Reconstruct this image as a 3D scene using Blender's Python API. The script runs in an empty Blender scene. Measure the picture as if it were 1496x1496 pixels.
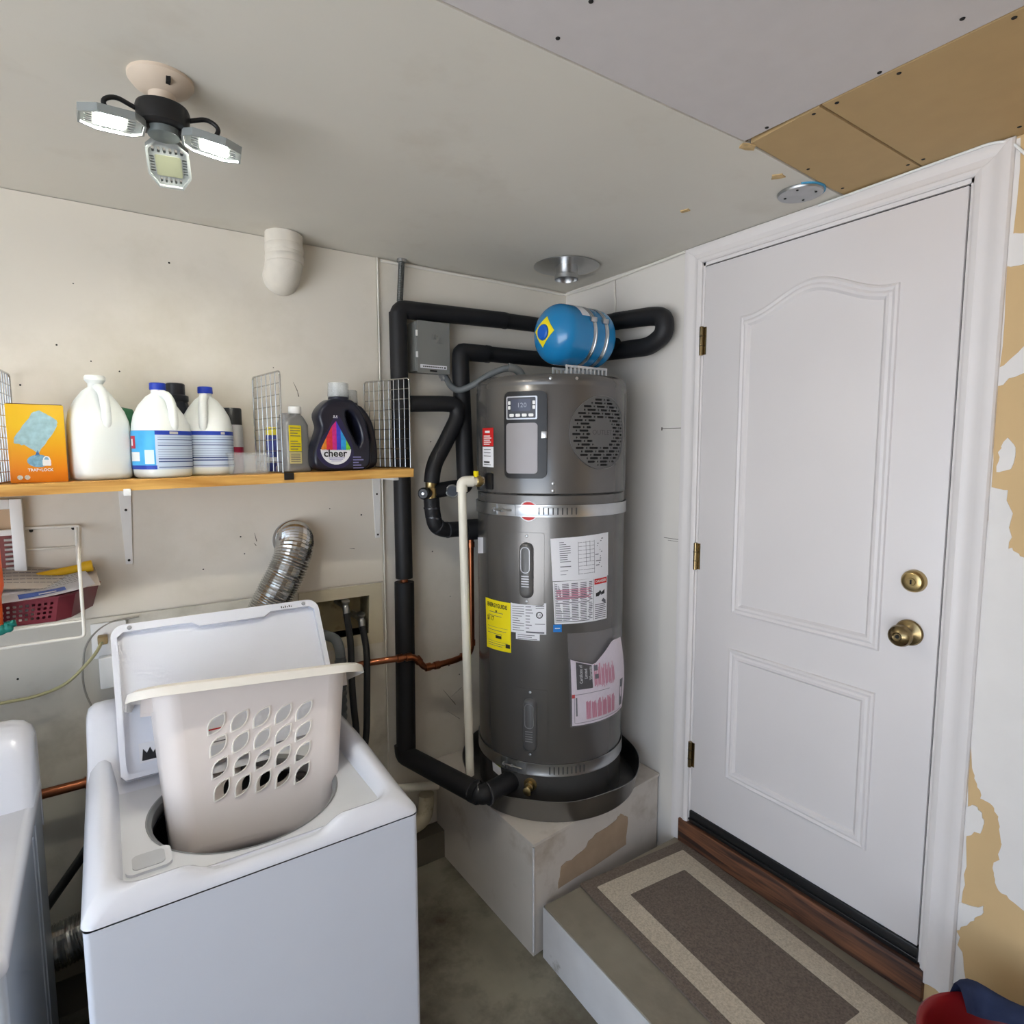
import bpy, bmesh, math, random
from mathutils import Vector, Matrix
random.seed(7)
sc = bpy.context.scene
COL = sc.collection
R = math.radians

# ------------------------------------------------------------------ camera, light, exposure
def srgb(r, g, b):
    f = lambda v: (v/255)/12.92 if v/255 <= .04045 else ((v/255+.055)/1.055)**2.4
    return (f(r), f(g), f(b), 1.0)

H = 2.435                                    # ceiling height
cam_d = bpy.data.cameras.new('camera'); cam = bpy.data.objects.new('camera', cam_d); COL.objects.link(cam)
cam_d.sensor_fit = 'HORIZONTAL'; cam_d.sensor_width = 36.0; cam_d.lens = 883.87/1496*36.0
cam_d.clip_start = .02
_yaw, _pit, _rol = .5941, .0984, -.0022
_f = Vector((math.sin(_yaw)*math.cos(_pit), math.cos(_yaw)*math.cos(_pit), -math.sin(_pit)))
_r = Vector((math.cos(_yaw), -math.sin(_yaw), 0)); _u = _r.cross(_f)
_rr = _r*math.cos(_rol)+_u*math.sin(_rol); _uu = -_r*math.sin(_rol)+_u*math.cos(_rol)
_m = Matrix((_rr, _uu, -_f)).transposed().to_4x4(); _m.translation = Vector((-1.8104, -2.2348, 1.7067))
cam.matrix_world = _m
sc.camera = cam

world = bpy.data.worlds.new('world'); sc.world = world; world.use_nodes = True
bg = world.node_tree.nodes['Background']; bg.inputs[0].default_value = (.80, .88, 1.0, 1); bg.inputs[1].default_value = 1.1

# daylight coming in through the open garage door in the left wall
al = bpy.data.lights.new('garage_daylight', 'AREA'); al.shape = 'RECTANGLE'; al.size = 4.4; al.size_y = 2.1
al.energy = 70; al.color = (.58, .76, 1.0)
ao = bpy.data.objects.new('garage_daylight', al); COL.objects.link(ao)
ao.location = (-4.34, -3.2, 1.1); ao.rotation_euler = (R(90), 0, R(-90))

# sun on the driveway added outside for bounce; it travels parallel to the garage door opening and never shines in directly
sl_ = bpy.data.lights.new('sun', 'SUN'); sl_.energy = 30.0; sl_.angle = R(.5); sl_.color = (1.0, .97, .94)
so = bpy.data.objects.new('sun', sl_); COL.objects.link(so); so.location = (-8, -6, 6); so.rotation_euler = (R(40), 0, 0)

sc.view_settings.view_transform = 'Standard'; sc.view_settings.look = 'None'
sc.view_settings.exposure = 0.08; sc.view_settings.gamma = 1.0; sc.view_settings.use_curve_mapping = False

# ------------------------------------------------------------------ materials
MATS = {}
def M(name, rgb, rough=.5, metal=0.0, var=.05, scale=9.0, bump=0.0, bscale=60.0, coat=0.0, trans=0.0, alpha=1.0, aniso=0.0, stain=None, sscale=2.0, slo=.55, shi=.75, spec=.5, ior=1.45):
    if name in MATS: return MATS[name]
    m = bpy.data.materials.new(name); m.use_nodes = True; nt = m.node_tree; n = nt.nodes; l = nt.links
    p = n['Principled BSDF']
    p.inputs['Roughness'].default_value = rough; p.inputs['Metallic'].default_value = metal
    p.inputs['Coat Weight'].default_value = coat; p.inputs['Transmission Weight'].default_value = trans
    p.inputs['Alpha'].default_value = alpha; p.inputs['Anisotropic'].default_value = aniso
    p.inputs['Specular IOR Level'].default_value = spec; p.inputs['IOR'].default_value = ior
    c = srgb(*rgb)
    tc = n.new('ShaderNodeTexCoord')
    nz = n.new('ShaderNodeTexNoise'); nz.inputs['Scale'].default_value = scale; nz.inputs['Detail'].default_value = 5
    l.new(tc.outputs['Object'], nz.inputs['Vector'])
    rp = n.new('ShaderNodeValToRGB')
    rp.color_ramp.elements[0].position = .3; rp.color_ramp.elements[1].position = .7
    rp.color_ramp.elements[0].color = tuple(max(0, v*(1-var)) for v in c[:3])+(1,)
    rp.color_ramp.elements[1].color = tuple(min(1, v*(1+var)) for v in c[:3])+(1,)
    l.new(nz.outputs['Fac'], rp.inputs['Fac'])
    out = rp.outputs['Color']
    if stain:
        n2 = n.new('ShaderNodeTexNoise'); n2.inputs['Scale'].default_value = sscale; n2.inputs['Detail'].default_value = 8; n2.inputs['Roughness'].default_value = .65
        l.new(tc.outputs['Object'], n2.inputs['Vector'])
        r2 = n.new('ShaderNodeValToRGB'); r2.color_ramp.elements[0].position = slo; r2.color_ramp.elements[1].position = shi
        r2.color_ramp.elements[0].color = (0, 0, 0, 1); r2.color_ramp.elements[1].color = (1, 1, 1, 1)
        l.new(n2.outputs['Fac'], r2.inputs['Fac'])
        mx = n.new('ShaderNodeMix'); mx.data_type = 'RGBA'
        l.new(r2.outputs['Color'], mx.inputs['Factor']); l.new(out, mx.inputs['A']); mx.inputs['B'].default_value = srgb(*stain)
        out = mx.outputs['Result']
    l.new(out, p.inputs['Base Color'])
    if bump:
        nb = n.new('ShaderNodeTexNoise'); nb.inputs['Scale'].default_value = bscale; nb.inputs['Detail'].default_value = 6
        l.new(tc.outputs['Object'], nb.inputs['Vector'])
        b = n.new('ShaderNodeBump'); b.inputs['Strength'].default_value = bump; b.inputs['Distance'].default_value = .004
        l.new(nb.outputs['Fac'], b.inputs['Height']); l.new(b.outputs['Normal'], p.inputs['Normal'])
    MATS[name] = m; return m

def emit(name, rgb, strength):
    m = bpy.data.materials.new(name); m.use_nodes = True; nt = m.node_tree; nt.nodes.clear()
    e = nt.nodes.new('ShaderNodeEmission'); e.inputs[0].default_value = srgb(*rgb); e.inputs[1].default_value = strength
    o = nt.nodes.new('ShaderNodeOutputMaterial'); nt.links.new(e.outputs[0], o.inputs[0]); return m

def clear_film(name, rgb, amount, rough=.1):
    m = bpy.data.materials.new(name); m.use_nodes = True; nt = m.node_tree; n = nt.nodes; n.clear()
    t = n.new('ShaderNodeBsdfTransparent'); g = n.new('ShaderNodeBsdfPrincipled'); mix = n.new('ShaderNodeMixShader'); o = n.new('ShaderNodeOutputMaterial')
    g.inputs['Base Color'].default_value = srgb(*rgb); g.inputs['Roughness'].default_value = rough
    nz = n.new('ShaderNodeTexNoise'); nz.inputs['Scale'].default_value = 25
    mp = n.new('ShaderNodeMapRange'); mp.inputs[3].default_value = amount*.6; mp.inputs[4].default_value = min(1, amount*1.5)
    nt.links.new(nz.outputs['Fac'], mp.inputs[0]); nt.links.new(mp.outputs[0], mix.inputs[0])
    nt.links.new(t.outputs[0], mix.inputs[1]); nt.links.new(g.outputs[0], mix.inputs[2]); nt.links.new(mix.outputs[0], o.inputs[0])
    MATS[name] = m; return m

def wood(name, a, b, scale=3.0, axis='X', rough=.5):
    m = bpy.data.materials.new(name); m.use_nodes = True; nt = m.node_tree; n = nt.nodes; l = nt.links; p = n['Principled BSDF']
    tc = n.new('ShaderNodeTexCoord'); mp = n.new('ShaderNodeMapping')
    mp.inputs['Scale'].default_value = {'X': (1, 14, 14), 'Y': (14, 1, 14), 'Z': (14, 14, 1)}[axis]
    nz = n.new('ShaderNodeTexNoise'); nz.inputs['Scale'].default_value = scale; nz.inputs['Detail'].default_value = 7; nz.inputs['Distortion'].default_value = .8
    rp = n.new('ShaderNodeValToRGB'); rp.color_ramp.elements[0].position = .35; rp.color_ramp.elements[1].position = .68
    rp.color_ramp.elements[0].color = srgb(*a); rp.color_ramp.elements[1].color = srgb(*b)
    l.new(tc.outputs['Object'], mp.inputs[0]); l.new(mp.outputs[0], nz.inputs['Vector']); l.new(nz.outputs['Fac'], rp.inputs['Fac']); l.new(rp.outputs['Color'], p.inputs['Base Color'])
    p.inputs['Roughness'].default_value = rough
    MATS[name] = m; return m

wall_m = M('wall_paint', (224, 218, 206), .62, var=.025, scale=3, bump=.08, bscale=40, stain=(205, 198, 182), sscale=1.7, slo=.52, shi=.8)
wallo_m = M('wall_lower_grime_shade', (214, 210, 198), .62, var=.04, scale=3, bump=.1, bscale=40, stain=(158, 154, 138), sscale=3.2, slo=.5, shi=.85)  # lower wall: real grime, with washer shade put into the darker tone
wallr_m = M('wall_paint_right', (222, 217, 210), .6, var=.02, scale=3, bump=.06, bscale=40)
ceil_m = M('ceiling_paint', (218, 214, 204), .7, var=.03, scale=2.2, bump=.06, bscale=50, stain=(208, 202, 190), sscale=2.6)
grey_dw = M('grey_drywall_paper', (204, 199, 199), .85, var=.02, scale=20)
tan_dw = M('tan_drywall_paper', (184, 156, 112), .85, var=.03, scale=14)
tanw_m = M('tan_wallboard', (206, 176, 130), .85, var=.04, scale=5)
mud_m = M('joint_compound', (226, 222, 218), .8, var=.025, scale=10, bump=.12, bscale=30)
conc_m = M('concrete', (132, 127, 112), .8, var=.2, scale=5, bump=.3, bscale=45, stain=(78, 70, 56), sscale=3.2, slo=.45, shi=.68)
step_m = M('step_concrete', (136, 129, 115), .85, var=.12, scale=7, bump=.25, bscale=60, stain=(116, 107, 92), sscale=3, slo=.5, shi=.75)
stepw_m = M('chipped_white_paint', (206, 204, 204), .7, var=.05, scale=8, bump=.2, bscale=40, stain=(140, 134, 124), sscale=5, slo=.62, shi=.7)
curb_m = M('foundation_concrete', (102, 96, 84), .9, var=.2, scale=6, bump=.3, bscale=50)
plat_m = M('platform_paint', (206, 199, 190), .7, var=.05, scale=4, bump=.15, bscale=30, stain=(168, 156, 140), sscale=5, slo=.54, shi=.76)
door_m = M('door_paint', (222, 217, 216), .38, var=.012, scale=4)
trim_m = M('trim_paint', (224, 219, 217), .4, var=.015, scale=6)
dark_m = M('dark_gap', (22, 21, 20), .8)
black_m = M('black_plastic', (24, 24, 26), .35)
foam_m = M('black_foam_insulation', (24, 24, 27), .55, var=.15, scale=12, bump=.1, bscale=80)
tape_m = M('black_tape', (14, 14, 15), .3)
grey_m = M('heater_grey_enamel', (106, 104, 102), .27, .6, var=.02, coat=.2, aniso=.55)
greyd_m = M('heater_grey_plastic', (100, 99, 98), .4, .2, var=.02)
steel_m = M('galvanized_steel', (190, 192, 194), .3, 1.0, var=.06, scale=20)
pan_m = M('pan_aluminium', (150, 150, 150), .34, 1.0, var=.05)
zinc_m = M('zinc_plate', (176, 178, 180), .38, 1.0, var=.08, scale=30)
copper_m = M('copper', (158, 98, 68), .3, 1.0, var=.18, scale=14)
brass_m = M('brass', (178, 156, 108), .28, 1.0, var=.1)
abrass_m = M('antique_brass', (140, 122, 88), .25, 1.0, var=.1)
pvc_m = M('pvc_white', (232, 228, 214), .4, var=.03)
white_m = M('white_plastic', (232, 232, 230), .4, var=.02)
encl_m = M('enclosure_grey', (128, 129, 126), .45, .1, var=.03)
blue_m = M('tank_blue', (28, 128, 186), .25, 0, var=.02, coat=.3)
bluecap_m = M('blue_cap', (20, 96, 196), .35)
yellow_m = M('label_yellow', (244, 224, 22), .5, var=.02)
paper_m = M('paper_white', (228, 228, 232), .6, var=.02)
ink_m = M('ink_grey', (96, 96, 104), .7)
inkb_m = M('ink_black', (30, 30, 32), .6)
red_m = M('print_red', (200, 36, 36), .5)
pink_m = M('print_pink', (206, 110, 140), .6)
appl_m = M('appliance_white', (226, 229, 238), .22, var=.01, coat=.3)
deck_m = M('washer_deck_white', (214, 216, 220), .35, var=.015)
drum_m = M('drum_steel', (120, 122, 126), .35, 1.0, var=.1)
bask_m = M('basket_plastic', (226, 218, 214), .45, var=.02)
shelf_m = wood('shelf_pine', (176, 124, 54), (222, 176, 98), 3.0, 'X')
sill_m = wood('sill_wood', (50, 32, 26), (124, 80, 54), 4.0, 'Y', .6)
rugd_m = M('rug_brown', (112, 101, 92), .95, var=.28, scale=160, bump=.5, bscale=300)
rugl_m = M('rug_beige', (192, 182, 164), .95, var=.2, scale=160, bump=.5, bscale=300)
foil_m = M('foil_duct', (198, 198, 196), .22, 1.0, var=.08, scale=30)
hose_m = M('black_rubber', (30, 30, 31), .5)
hoseg_m = M('grey_hose', (96, 100, 102), .5)
chrome_m = M('chrome_wire', (190, 190, 188), .2, 1.0)
wirew_m = M('white_coated_wire', (228, 224, 214), .45)
tape_w = M('white_duct_wrap', (222, 216, 204), .7, var=.05, scale=18, bump=.5, bscale=35)

# ------------------------------------------------------------------ geometry helpers (everything is built in world metres)
W = {}
def V(*a): return Vector(a)
def finish(name, bm, mat, parent=None, smooth=35, xf=None):
    if xf is not None: bm.transform(xf)
    bmesh.ops.recalc_face_normals(bm, faces=bm.faces[:])
    xs = [v.co.copy() for v in bm.verts]
    lo = Vector((min(v[i] for v in xs) for i in range(3))); hi = Vector((max(v[i] for v in xs) for i in range(3)))
    o0 = (lo+hi)/2
    if parent is None: o0.z = lo.z
    bmesh.ops.translate(bm, verts=bm.verts[:], vec=-o0)
    me = bpy.data.meshes.new(name); bm.to_mesh(me); bm.free()
    if smooth:
        me.polygons.foreach_set('use_smooth', [True]*len(me.polygons)); me.set_sharp_from_angle(angle=R(smooth))
    me.materials.append(mat)
    ob = bpy.data.objects.new(name, me); COL.objects.link(ob)
    wm = Matrix.Translation(o0); W[ob] = wm
    if parent is not None:
        ob.parent = parent; ob.matrix_local = W[parent].inverted() @ wm
    else: ob.matrix_world = wm
    return ob
def tag(o, label=None, cat=None, group=None, kind=None):
    if label: o['label'] = label
    if cat: o['category'] = cat
    if group: o['group'] = group
    if kind: o['kind'] = kind
    return o
def thing(name, loc, label, cat, group=None, kind=None):
    o = bpy.data.objects.new(name, None); COL.objects.link(o); o.empty_display_size = .05
    o.location = loc; W[o] = Matrix.Translation(Vector(loc)); return tag(o, label, cat, group, kind)

def bm_box(bm, lo, hi, bev=0, seg=2):
    lo = Vector(lo); hi = Vector(hi)
    g = bmesh.ops.create_cube(bm, size=1.0, matrix=Matrix.Translation((lo+hi)/2) @ Matrix.Diagonal((*(hi-lo), 1)))
    if bev: bmesh.ops.bevel(bm, geom=list({e for v in g['verts'] for e in v.link_edges}), offset=bev, segments=seg, affect='EDGES', profile=.5)
    return bm
def box(name, lo, hi, mat, parent=None, bev=0.0, seg=2, xf=None):
    return finish(name, bm_box(bmesh.new(), lo, hi, bev, seg), mat, parent, xf=xf)
def skin(bm, rings, cap0=True, cap1=True, close=True):
    vs = [[bm.verts.new(p) for p in r] for r in rings]
    n = len(rings[0])
    for a, b in zip(vs, vs[1:]):
        for i in range(n if close else n-1):
            bm.faces.new((a[i], a[(i+1) % n], b[(i+1) % n], b[i]))
    if cap0 and n > 2: bm.faces.new(vs[0])
    if cap1 and n > 2: bm.faces.new(vs[-1])
    return bm
def fillet(pts, rad, n=5):
    pts = [Vector(p) for p in pts]; out = [pts[0]]
    for a, b, c in zip(pts, pts[1:], pts[2:]):
        d1 = (a-b); d2 = (c-b); r = min(rad, d1.length*.48, d2.length*.48)
        p = b+d1.normalized()*r; q = b+d2.normalized()*r
        for k in range(n+1):
            t = k/n; out.append(p*(1-t)**2+b*2*t*(1-t)+q*t*t)
    return out+[pts[-1]]
def bm_tube(bm, pts, r, seg=12, caps=True):
    pts = [Vector(p) for p in pts]; n = len(pts)
    rs = r if isinstance(r, (list, tuple)) else [r]*n
    tang = [((pts[min(i+1, n-1)]-pts[max(i-1, 0)]).normalized()) for i in range(n)]
    up = Vector((0, 0, 1)) if abs(tang[0].z) < .9 else Vector((0, 1, 0))
    nrm = (up-tang[0]*up.dot(tang[0])).normalized(); rings = []
    for i in range(n):
        nrm = (nrm-tang[i]*nrm.dot(tang[i])).normalized(); bn = tang[i].cross(nrm)
        rings.append([pts[i]+(nrm*math.cos(2*math.pi*k/seg)+bn*math.sin(2*math.pi*k/seg))*rs[i] for k in range(seg)])
    return skin(bm, rings, caps, caps)
def tube(name, pts, r, mat, parent=None, seg=12, caps=True, smooth=50): return finish(name, bm_tube(bmesh.new(), pts, r, seg, caps), mat, parent, smooth)
def frame_at(o, axis, up=(0, 0, 1)):
    z = Vector(axis).normalized(); u = Vector(up)
    if abs(z.dot(u.normalized())) > .98: u = Vector((0, 1, 0))
    x = u.cross(z).normalized(); y = z.cross(x)
    m = Matrix((x, y, z)).transposed().to_4x4(); m.translation = Vector(o); return m
def bm_lathe(bm, prof, o=(0, 0, 0), axis=(0, 0, 1), seg=32):
    m = frame_at(o, axis)
    rings = [[m @ Vector((max(r, .0002)*math.cos(2*math.pi*k/seg), max(r, .0002)*math.sin(2*math.pi*k/seg), z)) for k in range(seg)] for r, z in prof]
    return skin(bm, rings)
def lathe(name, prof, mat, parent=None, o=(0, 0, 0), axis=(0, 0, 1), seg=32, smooth=35): return finish(name, bm_lathe(bmesh.new(), prof, o, axis, seg), mat, parent, smooth)
def rrect(x0, x1, y0, y1, r, n=6):
    out = []
    for cx, cy, a in ((x1-r, y1-r, 0), (x0+r, y1-r, 90), (x0+r, y0+r, 180), (x1-r, y0+r, 270)):
        for k in range(n+1):
            t = R(a+90*k/n); out.append((cx+r*math.cos(t), cy+r*math.sin(t)))
    return out
def circ(cx, cy, r, n=32): return [(cx+r*math.cos(2*math.pi*k/n), cy+r*math.sin(2*math.pi*k/n)) for k in range(n)]
def fill2d(outer, holes=(), ):
    cu = bpy.data.curves.new('tmp', 'CURVE'); cu.dimensions = '2D'; cu.fill_mode = 'BOTH'
    for loop in [outer]+list(holes):
        s = cu.splines.new('POLY'); s.points.add(len(loop)-1)
        for p, q in zip(s.points, loop): p.co = (q[0], q[1], 0, 1)
        s.use_cyclic_u = True
    ob = bpy.data.objects.new('tmp', cu); me = ob.to_mesh(); bm = bmesh.new(); bm.from_mesh(me); ob.to_mesh_clear()
    bpy.data.objects.remove(ob); bpy.data.curves.remove(cu)
    bmesh.ops.remove_doubles(bm, verts=bm.verts[:], dist=1e-6); return bm
def plate(outer, holes, fn, h0, h1, bis=0):
    """2-D outline with holes, mapped by fn(s,t,h) and given thickness from h0 to h1"""
    bm = fill2d(outer, holes)
    if bis:
        xs = [v.co.x for v in bm.verts]; x = math.floor(min(xs)/bis)*bis+bis
        while x < max(xs):
            bmesh.ops.bisect_plane(bm, geom=bm.verts[:]+bm.edges[:]+bm.faces[:], plane_co=(x, 0, 0), plane_no=(1, 0, 0)); x += bis
    co = [(v.co.x, v.co.y) for v in bm.verts]; bm.verts.index_update()
    faces = [[v.index for v in f.verts] for f in bm.faces]; bnd = [(e.verts[0].index, e.verts[1].index) for e in bm.edges if len(e.link_faces) == 1]
    bm.free(); b = bmesh.new()
    top = [b.verts.new(fn(s, t, h1)) for s, t in co]
    for f in faces: b.faces.new([top[i] for i in f])
    if h0 is not None:
        bot = [b.verts.new(fn(s, t, h0)) for s, t in co]
        for f in faces: b.faces.new([bot[i] for i in reversed(f)])
        for i, j in bnd: b.faces.new((top[i], top[j], bot[j], bot[i]))
    return b
def merge(bms):
    out = bmesh.new()
    for b in bms:
        me = bpy.data.meshes.new('t'); b.to_mesh(me); b.free(); out.from_mesh(me); bpy.data.meshes.remove(me)
    return out
def text2d(body, size, align='CENTER', bold=0.0, extrude=None):
    cu = bpy.data.curves.new('t', 'FONT'); cu.body = body; cu.size = size; cu.align_x = align; cu.align_y = 'CENTER'; cu.offset = bold; cu.resolution_u = 2
    ob = bpy.data.objects.new('t', cu); me = ob.to_mesh(); bm = bmesh.new(); bm.from_mesh(me); ob.to_mesh_clear()
    bpy.data.objects.remove(ob); bpy.data.curves.remove(cu); return bm
def text(name, body, size, fn, h, mat, parent, rot=0, pos=(0, 0), sx=1.0, align='CENTER', bold=0.0):
    bm = text2d(body, size, align, bold); c, s = math.cos(rot), math.sin(rot)
    for v in bm.verts:
        x, y = v.co.x*sx, v.co.y; v.co = fn(pos[0]+c*x-s*y, pos[1]+s*x+c*y, h)
    return finish(name, bm, mat, parent, 0)
def fxz(y0): return lambda s, t, h: Vector((s, y0-h, t))        # on a plane parallel to the back wall, h towards the room
def fyz(x0): return lambda s, t, h: Vector((x0-h, s, t))        # on a plane parallel to the right wall
def fxy(z0): return lambda s, t, h: Vector((s, t, z0+h))
def quads(rects, fn, h):
    bm = bmesh.new()
    for a, b, c, d in rects: bm.faces.new([bm.verts.new(fn(s, t, h)) for s, t in ((a, c), (b, c), (b, d), (a, d))])
    return bm

# ------------------------------------------------------------------ the room shell
fl = box('floor', (-4.4, -5.6, -.08), (.12, .12, 0), conc_m); tag(fl, 'stained grey concrete garage floor', 'floor', kind='structure')
fl_hole = [(-1.185, 1.005), (-.985, 1.005), (-.978, 1.155), (-1.185, 1.155)]
wb = finish('wall_back', plate([(-4.4, 0), (0.12, 0), (0.12, H+.05), (-4.4, H+.05)], [fl_hole], fxz(0), -.1, 0), wall_m, None, 0)
tag(wb, 'off-white painted garage wall behind shelf and water heater', 'wall', kind='structure')
gd = box('ground', (-18, -14, -.12), (-4.5, 8, -.005), M('driveway_bounce', (205, 201, 196), .9, var=.06, scale=3)); tag(gd, 'pale concrete driveway added outside the open garage door to bounce sunlight in', 'driveway', kind='structure')  # unseen driveway added so sunlight bounces up to the ceiling
# wallboard sheets, a few millimetres proud with open joints
finish('wallboard_sheet', plate([(-4.4, 1.206), (-.918, 1.206), (-.918, H-.002), (-4.4, H-.002)], [circ(-1.258, 1.395, .063, 28)], fxz(0), 0, .006), wall_m, wb, 0)
finish('wallboard_sheet', plate([(-4.4, 0.12), (-.918, .12), (-.918, 1.2), (-4.4, 1.2)], [fl_hole], fxz(0), 0, .006), wallo_m, wb, 0)
finish('wallboard_sheet', plate([(-.909, .12), (-.001, .12), (-.001, H-.002), (-.909, H-.002)], [], fxz(0), 0, .003), wall_m, wb, 0)
rng = random.Random(3)
bm = bmesh.new()
for (x, z) in [(-1.82, 1.98), (-1.9, 2.02), (-1.75, 1.955), (-1.99, 1.9), (-1.43, 1.42), (-1.3, 2.0), (-1.85, 2.2), (-1.6, 2.3), (-1.42, 1.36), (-1.12, 1.5), (-1.0, 1.47), (-1.7, 1.1), (-2.05, 1.05), (-1.55, 1.32), (-.7, 1.3), (-.62, 1.1), (-.58, .75), (-.63, .8), (-.7, 1.75)]:
    bm_lathe(bm, [(.0018+rng.random()*.0016, 0), (.0012, .0008)], (x, -.0062 if x < -.91 else -.0032, z), (0, -1, 0), 8)
tag(finish('nail_hole', bm, dark_m, wb), kind='stuff')
bm = bmesh.new()
for x0_, z0_, x1_, z1_, w_ in ((-1.235, 1.955, -1.222, 1.925, .003), (-1.222, 1.925, -1.218, 1.905, .004), (-1.385, 1.43, -1.379, 1.40, .003), (-1.388, 1.395, -1.381, 1.385, .003), (-1.05, 1.345, -1.03, 1.342, .002), (-.66, .70, -.60, .62, .003), (-.64, .60, -.58, .55, .002), (-.62, .66, -.57, .69, .002)):
    d_ = Vector((x1_-x0_, 0, z1_-z0_)).normalized(); n_ = Vector((d_.z, 0, -d_.x))*w_/2; y_ = -.0064 if x0_ < -.91 else -.0034
    a_ = Vector((x0_, y_, z0_)); b_ = Vector((x1_, y_, z1_)); bm.faces.new([bm.verts.new(p) for p in (a_-n_*.3, a_+n_*.3, b_+n_, b_-n_)])
tag(finish('scuff_mark', bm, M('scuff_dark', (96, 90, 80), .8), wb, 0), kind='stuff')
wr_h = [(-1.58, .19), (-.784, .19), (-.784, 2.364), (-1.58, 2.364)]
wr = finish('wall_right', plate([(-5.6, 0), (0, 0), (0, H+.05), (-5.6, H+.05)], [wr_h], fyz(0), -.14, 0), wallr_m, None, 0)
tag(wr, 'white wall around the entry door with unpainted tan wallboard beyond it', 'wall', kind='structure')
finish('tan_wallboard', plate([(-5.6, .18), (-1.640, .18), (-1.640, H), (-5.6, H)], [], fyz(0), 0, .003), tanw_m, wr, 0)
def mud(pts, n=3, jm=.006):
    rg = random.Random(len(pts)*7+int(abs(pts[0][1])*100)); out = []
    for (a, b), (c, d) in zip(pts, pts[1:]+pts[:1]):
        for k in range(n):
            t = k/n; j = 0 if k == 0 else min(jm, .12*math.hypot(c-a, d-b))
            out.append((a+(c-a)*t+rg.uniform(-j, j), b+(d-b)*t+rg.uniform(-j, j)))
    return out
for ip_, poly in enumerate(([(-1.640, .25), (-1.690, .285), (-1.680, .376), (-1.660, .442), (-1.667, .529), (-1.672, .63), (-1.660, .88), (-1.654, 1.2), (-1.660, 1.44), (-1.664, 1.62), (-1.662, 1.9), (-1.662, 2.14), (-1.669, 2.43), (-1.640, 2.43)],
             [(-1.650, 1.46), (-1.650, 1.305), (-1.655, 1.057), (-1.668, .899), (-1.681, .861), (-1.69, .826), (-1.717, .819), (-1.729, .791), (-1.736, .752), (-1.735, .701), (-1.73, .647), (-1.737, .616), (-1.764, .599), (-1.82, .585), (-2.4, .56), (-2.4, 1.40), (-1.8, 1.42), (-1.737, 1.455), (-1.714, 1.475)],
             [(-1.655, 1.45), (-1.700, 1.44), (-1.712, 1.5), (-1.697, 1.613), (-1.660, 1.62)],
             [(-1.672, 1.656), (-1.700, 1.665), (-1.705, 1.716), (-1.689, 1.739), (-1.672, 1.704)],
             [(-1.655, 1.862), (-1.709, 1.889), (-1.95, 1.99), (-1.95, 2.08), (-1.705, 1.95), (-1.655, 1.905)],
             [(-1.66, 2.145), (-1.693, 2.14), (-1.9, 2.12), (-1.9, 2.20), (-1.688, 2.211), (-1.66, 2.22)],
             [(-1.660, .711), (-1.696, .735), (-1.702, .764), (-1.696, .791), (-1.681, .802), (-1.660, .79)],
             [(-1.655, .44), (-1.690, .489), (-1.712, .522), (-1.714, .548), (-1.655, .52)])):
    finish('joint_compound_patch', plate(mud(poly, 4), [], fyz(-.003), 0, .0010+.0003*ip_), mud_m, wr, 0)
bm = quads([(-.70, -.60, 1.795, 1.7975), (-.60, -.594, 1.790, 1.802), (-.70, -.62, 1.372, 1.374), (-.69, -.64, 1.364, 1.3655)], fyz(0), .0006)
tag(finish('scuff_mark', bm, MATS['scuff_dark'], wr, 0), kind='stuff')
box('wall_return', (-.0035, -1.64, .187), (0, -1.585, .255), tanw_m, wr)
wl = finish('wall_left', plate([(-5.7, 0), (.12, 0), (.12, H+.05), (-5.7, H+.05)], [[(-5.35, .001), (-1.05, .001), (-1.05, 2.2), (-5.35, 2.2)]], lambda s, t, h: Vector((-4.4+h, s, t)), -.1, 0), wall_m, None, 0)
tag(wl, 'garage side wall around the open vehicle door', 'wall', kind='structure')
wf = box('wall_front', (-4.4, -5.7, 0), (.12, -5.6, H+.05), M('bounce_cut_brown', (150, 132, 110), .85, var=.1)); tag(wf, 'unseen garage wall opposite the shelf, browned to cut bounce light', 'wall', kind='structure')  # brown chosen for this unseen wall to cut bounce onto the washer front
ce = box('ceiling', (-4.5, -5.7, H+.012), (.12, .12, H+.09), grey_dw); tag(ce, 'garage ceiling of painted and bare wallboard sheets', 'ceiling', kind='structure')
finish('painted_sheet', plate([(-4.4, -1.2915), (-.5, -1.2915), (-.075, -1.265), (0, -1.262), (0, 0), (-4.4, 0)], [], fxy(H), 0, .012), ceil_m, ce, 0)
finish('grey_sheet', plate([(-4.4, -5.6), (-.511, -5.6), (-.511, -1.295), (-4.4, -1.295)], [], fxy(H), .001, .012), grey_dw, ce, 0)
finish('tan_sheet', plate([(-.505, -1.472), (0, -1.466), (0, -1.27), (-.07, -1.27), (-.49, -1.297)], [], fxy(H), .0005, .012), tan_dw, ce, 0)
finish('tan_sheet', plate([(-.505, -5.6), (0, -5.6), (0, -1.472), (-.505, -1.478)], [], fxy(H), .001, .012), tan_dw, ce, 0)
scr = [(-1.109, -1.429), (-1.099, -1.33), (-.522, -1.36), (-.522, -1.6), (-.488, -1.45), (-.488, -1.5), (-.488, -1.62), (-.49, -1.8), (-.06, -1.455), (-.06, -1.49), (-.06, -1.29), (-.05, -1.68), (-.25, -1.3), (-.56, -1.75)]
for i, (x, y) in enumerate(scr): lathe('ceiling_screw', [(.0045, 0), (.004, .0014), (.002, .0015)], dark_m, ce, (x, y, H+.0012), (0, 0, -1), 10)
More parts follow.
